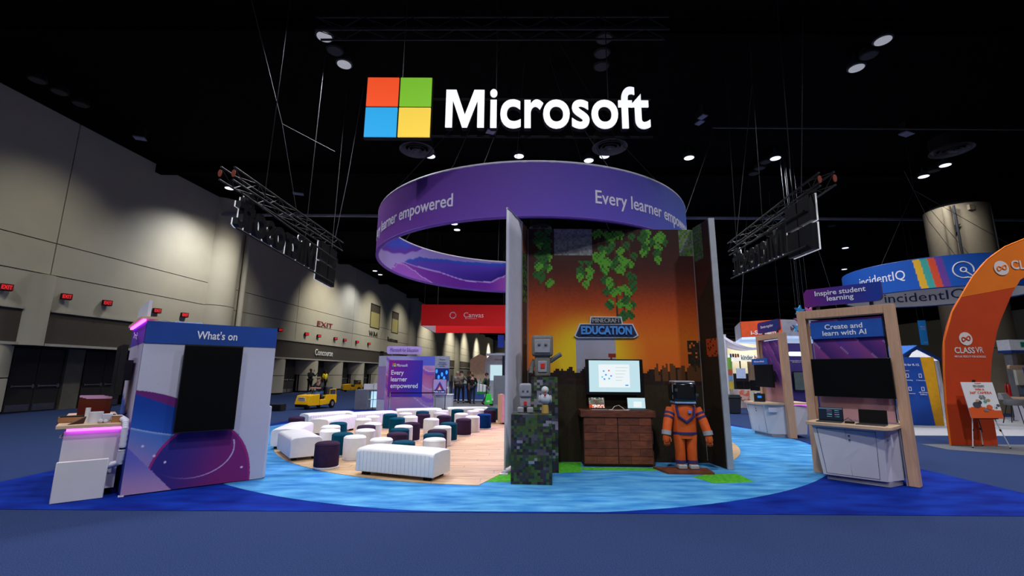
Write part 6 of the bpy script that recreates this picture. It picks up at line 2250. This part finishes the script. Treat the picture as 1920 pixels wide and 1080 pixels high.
# driver seated on the cart
drv = person('bearded driver in dark shirt, cap and jeans sitting on the nearer yellow cart', (0, 0, 0), 0, M_dkgrey, M_jean, M_hairg, beard=True, cap=mat('khaki_cap', (120, 100, 60), .8), H=1.75, J=dict(
    pelvis=(0, .05, .64), belly=(0, .04, .78), chest=(0, 0, .97), neck=(0, -.02, 1.12), jaw=(0, -.05, 1.20), head=(0, -.05, 1.28), top=(0, -.04, 1.36),
    ls=(-.19, 0, 1.07), rs=(.19, 0, 1.07), le=(-.25, -.16, .88), re=(.25, -.16, .88), lw=(-.08, -.40, .86), rw=(.10, -.38, .90),
    lh=(-.11, .0, .64), rh=(.11, 0, .64), lk=(-.20, -.42, .66), rk=(.20, -.42, .66), la=(-.26, -.50, .32), ra=(.26, -.50, .32), lt=(-.27, -.64, .27), rt=(.27, -.64, .27)))
drv.matrix_world = CM @ Matrix.Translation((-.12, 0, .0)) @ Matrix.Diagonal((1 / .74, 1, 1, 1)) @ Matrix.Rotation(R(90), 4, 'Z')
person('bald man in navy shirt standing behind the driver, holding up a phone', (-15.3, 35.0, 0), 60, M_navyc, M_blk, M_skin2, M_skin2, H=1.85, J=dict(re=(.24, -.16, 1.2), rw=(.22, -.38, 1.38), le=(-.24, -.1, 1.16), lw=(-.15, -.32, 1.22)))
person('woman in bright yellow safety vest standing by the wall pier', (-15.25, 37.6, 0), 70, mat('yellow_vest', (236, 214, 20), .7, emit=.05), M_blk, M_hairb, M_skin2, H=1.75, long_hair=True)
person('man in grey open jacket drinking from a white cup', (-2.76, 25.4, 0), 5, M_tan, M_blk, M_hairb, H=1.72, sleeves='long', J=dict(re=(.30, -.12, 1.2), rw=(.10, -.24, 1.46), le=(-.30, -.05, 1.15), lw=(-.14, -.2, 1.22), lk=(-.13, -.01, .5), la=(-.14, .02, .09), lt=(-.16, -.12, .04), rk=(.12, -.01, .5), ra=(.13, .02, .09), rt=(.15, -.12, .04)))
person('grey haired visitor mostly hidden behind the man with the cup', (-3.15, 26.9, 0), 10, mat('pale_grey_shirt', (130, 130, 134), .8), M_blk, M_hairg, H=1.68)
person('visitor with blond bun in long black top turned away', (-2.1, 24.9, 0), 165, M_blk, mat('dark_jeans', (28, 34, 50), .9), M_hairl, H=1.62, J=dict(le=(-.26, -.05, 1.13), lw=(-.22, -.2, .98)))
person('dark haired visitor facing left beside the blond one', (-2.40, 25.95, 0), -70, M_blk, M_dkgrey, M_hairb, M_skin2, H=1.72)
wk = person('young man in dark green shirt striding right with shopping bags', (-1.25, 23.6, 0), 62, mat('dark_green_shirt', (24, 40, 36), .85), mat('grey_trousers', (88, 92, 98), .85), M_hairb, H=1.62, J=dict(
    lk=(-.10, -.22, .52), la=(-.10, -.30, .12), lt=(-.11, -.44, .07), rk=(.10, .06, .48), ra=(.10, .34, .16), rt=(.10, .24, .06), le=(-.24, .12, 1.14), lw=(-.26, .16, .88), re=(.24, .10, 1.14), rw=(.24, .02, .90)))
bg = thing('tote_bag', 'white tote bag with green base and straps on the striding man\'s shoulder', 'bag', (-1.52, 23.25, .58), -8)
MB().hexa([(-.20, -.08, .12), (.22, -.08, .12), (-.20, .08, .12), (.22, .08, .12), (-.18, -.06, .52), (.24, -.06, .46), (-.18, .06, .52), (.24, .06, .46)]).build('canvas', M_white, bg, .01)
MB().hexa([(-.21, -.09, .0), (.20, -.09, .0), (-.21, .09, .0), (.20, .09, .0), (-.21, -.09, .13), (.23, -.09, .13), (-.21, .09, .13), (.23, .09, .13)]).build('green_base', mat('green_canvas', (20, 120, 60), .7), bg, .01)
for x in (-.08, .10):
    MB().tube([(x, -.09, .12), (x, -.075, .5), (x + .04, -.02, .75), (x + .08, .02, .62)], .014, 6).build('strap', mat('green_canvas', (20, 120, 60), .7), bg, smooth=True)
bg = thing('carrier_bag', 'bright green plastic carrier bag held low by the striding man', 'bag', (-1.14, 23.1, .12), 0)
MB().hexa([(-.19, -.07, 0), (.19, -.07, 0), (-.19, .07, 0), (.19, .07, 0), (-.10, -.04, .48), (.13, -.04, .48), (-.10, .04, .48), (.13, .04, .48)]).build('bag', mat('bright_green_plastic', (40, 206, 60), .45), bg, .015)
MB().tube([(-.05, 0, .48), (-.02, .02, .66), (.08, .02, .66), (.1, 0, .48)], .01, 6).build('handle', mat('bright_green_plastic', (40, 206, 60), .45), bg, smooth=True)
text('ok', M_txt, bg, 0, -.075, .14, w=.18, h=.1, bold=.04)
cup = thing('paper_cup', 'white paper cup at the mouth of the man in the grey jacket', 'cup', (-2.78 + .12, 25.4 - .28, 1.44))
MB().lathe([(.03, 0), (.04, .11), (.043, .115)], 12).build('cup', M_white, cup, smooth=True)
ph = thing('phone', 'white phone held up by the bald man behind the driver', 'phone', (-14.95, 34.75, 1.62))
MB().box(-.04, .04, -.006, .006, 0, .16).build('phone_body', M_white, ph)

# ================================================================== CEILING FIXTURES
M_disc = mat('lit_lamp_disc', (255, 255, 255), .4, emit=1.6, ergb=(225, 232, 250))
M_discvig = mat('vignetted_lamp_disc', (180, 180, 185), .4, emit=.35, ergb=(215, 218, 226))  # same lit lens, vignette at the frame top put into its colour and glow
M_discoff = mat('unlit_lamp_disc', (46, 46, 52), .5)
M_vent = mat('grey_vent_metal', (74, 72, 80), .5)


def fixture(x, y, lit, lab, r=.215, z=11.4):
    t = thing('ceiling_lamp', lab, 'lamp', (x, y, z), 0, 'round lamps on the black ceiling')
    MB().lathe([(r + .03, 0), (r + .05, .02), (r + .02, .18), (.1, .26), (.05, .5)], 20).build('housing', M_dgrey if lit else M_matt, t, smooth=True)
    MB().lathe([(r, -.012), (r, 0)], 24).build('lens', (M_discvig if y < 14 else M_disc) if lit else M_discoff, t)
    return t


LAMPS = [(-5.61, 11.76, 1, 'lit round ceiling lamp, upper one left of the lit company sign'), (-5.53, 12.36, 0, 'unlit lamp between the two bright ones left of the lit sign'),
         (-5.47, 12.98, 1, 'lit round ceiling lamp, lower one left of the lit company sign'), (10.95, 11.76, 1, 'lit round ceiling lamp, upper one at the upper right'),
         (11.04, 12.4, 0, 'unlit lamp between the two bright ones at the upper right'), (11.09, 12.99, 1, 'lit round ceiling lamp, lower one at the upper right'),
         (2.69, 11.77, 0, 'unlit lamp, top of three in a column above the lit sign'), (2.75, 12.4, 0, 'unlit lamp, middle of three in a column above the lit sign'),
         (2.85, 13.0, 0, 'unlit lamp, lowest of three in a column above the lit sign'), (-16.34, 13.9, 0, 'unlit lamp nearest the left picture edge by the wall'),
         (-16.23, 14.56, 0, 'unlit lamp, middle of three near the left wall'), (-16.18, 15.31, 0, 'unlit lamp, rightmost of three near the left wall'),
         (-3.79, 19.23, 1, 'lit lamp just below the left grey ceiling vent'), (.28, 19.17, 1, 'lit lamp seen just above the ring banner centre'),
         (3.54, 19.55, 1, 'lit lamp above the ring banner, brightest of the pair by the right vent'), (4.18, 19.12, 1, 'lit lamp touching the right grey ceiling vent'),
         (8.09, 19.22, 1, 'lit lamp right above the ring banner end'), (12.05, 19.21, 1, 'dim lit lamp above the right reversed sign'),
         (11.82, 19.6, 0, 'unlit lamp, top of three above the right reversed sign'), (11.9, 20.25, 0, 'unlit lamp, middle of three above the right reversed sign'),
         (11.93, 20.85, 0, 'unlit lamp, lowest of three above the right reversed sign'), (20.39, 19.79, 1, 'lit lamp, upper of the pair under the right-hand vent'),
         (20.49, 21.03, 1, 'lit lamp, lower of the pair under the right-hand vent'), (20.44, 20.4, 0, 'unlit lamp between the pair under the right-hand vent'),
         (-3.88, 28.82, 1, 'lit lamp seen through the ring banner, upper one'), (-3.85, 30.08, 1, 'lit lamp seen through the ring banner, lower one'),
         (-13.48, 43.23, 1, 'lit lamp far back below the ring banner left end, nearer one'), (-13.45, 44.95, 1, 'lit lamp far back below the ring banner left end, farther one'),
         (-15.39, 23.08, 1, 'lit lamp beside the orange-ended truss at the left'), (31.18, 41.21, 1, 'far lit lamp between right reversed sign and blue ring'),
         (21.31, 28.74, 0, 'unlit lamp beside the right reversed sign'), (26.01, 33.98, 1, 'far lit lamp above the blue ring banner')]
for x, y, lit, lab in LAMPS:
    fixture(x, y, lit, lab)


def vent(x, y, lab, r=.75, z=11.3):
    t = thing('ceiling_vent', lab, 'vent', (x, y, z), 0, 'round ceiling vents')
    for i, q in enumerate((1.0, .76, .54, .32)):
        MB().lathe([(r * q - .09, .06), (r * q, -.02 - .02 * i), (r * q + .015, -.02 - .02 * i), (r * q - .06, .09)], 36).build('vent_ring', M_vent, t, smooth=True)
    MB().lathe([(.09, -.08), (.13, 0)], 16).build('hub', M_vent, t, smooth=True)
    MB().lathe([(r - .05, .1), (r - .05, .6)], 24).build('duct', M_matt, t)


for x, y, lab in ((-4.24, 18.44, 'round grey ceiling vent below the cyan and yellow logo squares'), (4.2, 18.09, 'round grey ceiling vent below the end of the lit lettering'),
                  (19.1, 18.17, 'round grey ceiling vent at the upper right above the pillar'), (1.89, 29.26, 'round dark ceiling vent just above the sunset backdrop'),
                  (30.0, 30.44, 'round ceiling vent left behind the numbered pillar')):
    vent(x, y, lab)
for x, y, w_, lab in ((-12.01, 23.84, .55, 'rectangular grey speaker panel on the ceiling above the left reversed sign'), (-.92, 17.09, .35, 'small square ceiling panel below the lit lettering'),
                      (7.33, 15.89, .22, 'small square ceiling panel right of the lit lettering, upper'), (7.38, 16.3, .22, 'small square ceiling panel right of the lit lettering, lower'),
                      (16.2, 17.04, .5, 'pale rectangular ceiling panel left of the right-hand vent'), (-15.99, 17.81, .4, 'dim rectangular ceiling panel above the left wall')):
    t = thing('ceiling_panel', lab, 'panel', (x, y, 11.4), 20)
    MB().box(-w_ / 2, w_ / 2, -.16, .16, 0, .05).build('face', mat('lilac_grey_panel', (120, 122, 150), .5), t)
    MB().box(-w_ / 2 + .04, w_ / 2 - .04, -.12, .12, .05, .5).build('box', M_matt, t)
structure(MB().box(-25, 45, 25.6, 25.75, 10.75, 10.87).build('trim_1', mat('track_metal', (130, 130, 150), .4)))
structure(MB().box(7.3, 45, 15.1, 15.14, 10.5, 10.54).build('trim_2', mat('dim_pipe', (70, 72, 78), .5)))
for lab, pts in (('thin rigging cable dropping from ceiling left of the lit company sign', [(-7.2, 10.5, 11.88), (-6.6, 11.8, 8.6), (-6.3, 12.6, 6.1)]),
                 ('slanting bridle cable between two hang points left of the lit sign', [(-6.6, 11.8, 8.6), (-4.9, 11.5, 7.6)]),
                 ('thin rigging cable holding the far end of the left reversed sign', [(-5.5, 14.9, 11.88), (-5.9, 15.1, 8.4), (-6.2, 15.2, 6.3)]),
                 ('thin rigging cable above the right reversed sign near end', [(8.4, 11.4, 11.88), (7.2, 10.6, 6.1)]),
                 ('thin rigging cable above the right reversed sign far end', [(8.6, 14.6, 11.88), (7.9, 15.3, 6.3)]),
                 ('thin loose cable looping down beside the numbered pillar', [(17.2, 18.5, 10.5), (18.6, 19.2, 8.4), (20.6, 20.2, 7.0), (21.8, 20.5, 7.3)]),
                 ('thin guy wire from the ring banner right end to the ceiling pipe', [(4.6, 11.5, 5.78), (6.6, 14.0, 9.2), (7.3, 15.1, 10.5)])):
    t = thing('rigging_cable', lab, 'cable')
    MB().tube(pts, .009, 5).build('wire', mat('grey_wire', (80, 80, 86), .6), t, smooth=True)
t = thing('chain_hoist', 'orange-plated rigging hoist seen through the ring banner near the white stand', 'hoist', (-.75, 22.5, 6.0))
MB().lathe([(.24, 0), (.24, .1)], 6, Matrix.Diagonal((.6, 1, 1.2, 1)), 'y').build('orange_plate', mat('orange_gusset', (130, 44, 14), .6), t)
MB().box(-.1, .1, .1, .5, -.15, .15).build('motor', M_matt, t)
MB().tube([(0, .2, .15), (.1, .2, 5.85)], .012, 5).build('chain', M_dgrey, t)
MB().tube([(-.6, .1, -.1), (0, .2, 0), (.5, .3, -.25)], .03, 6).build('pipe_arm', M_grey, t)
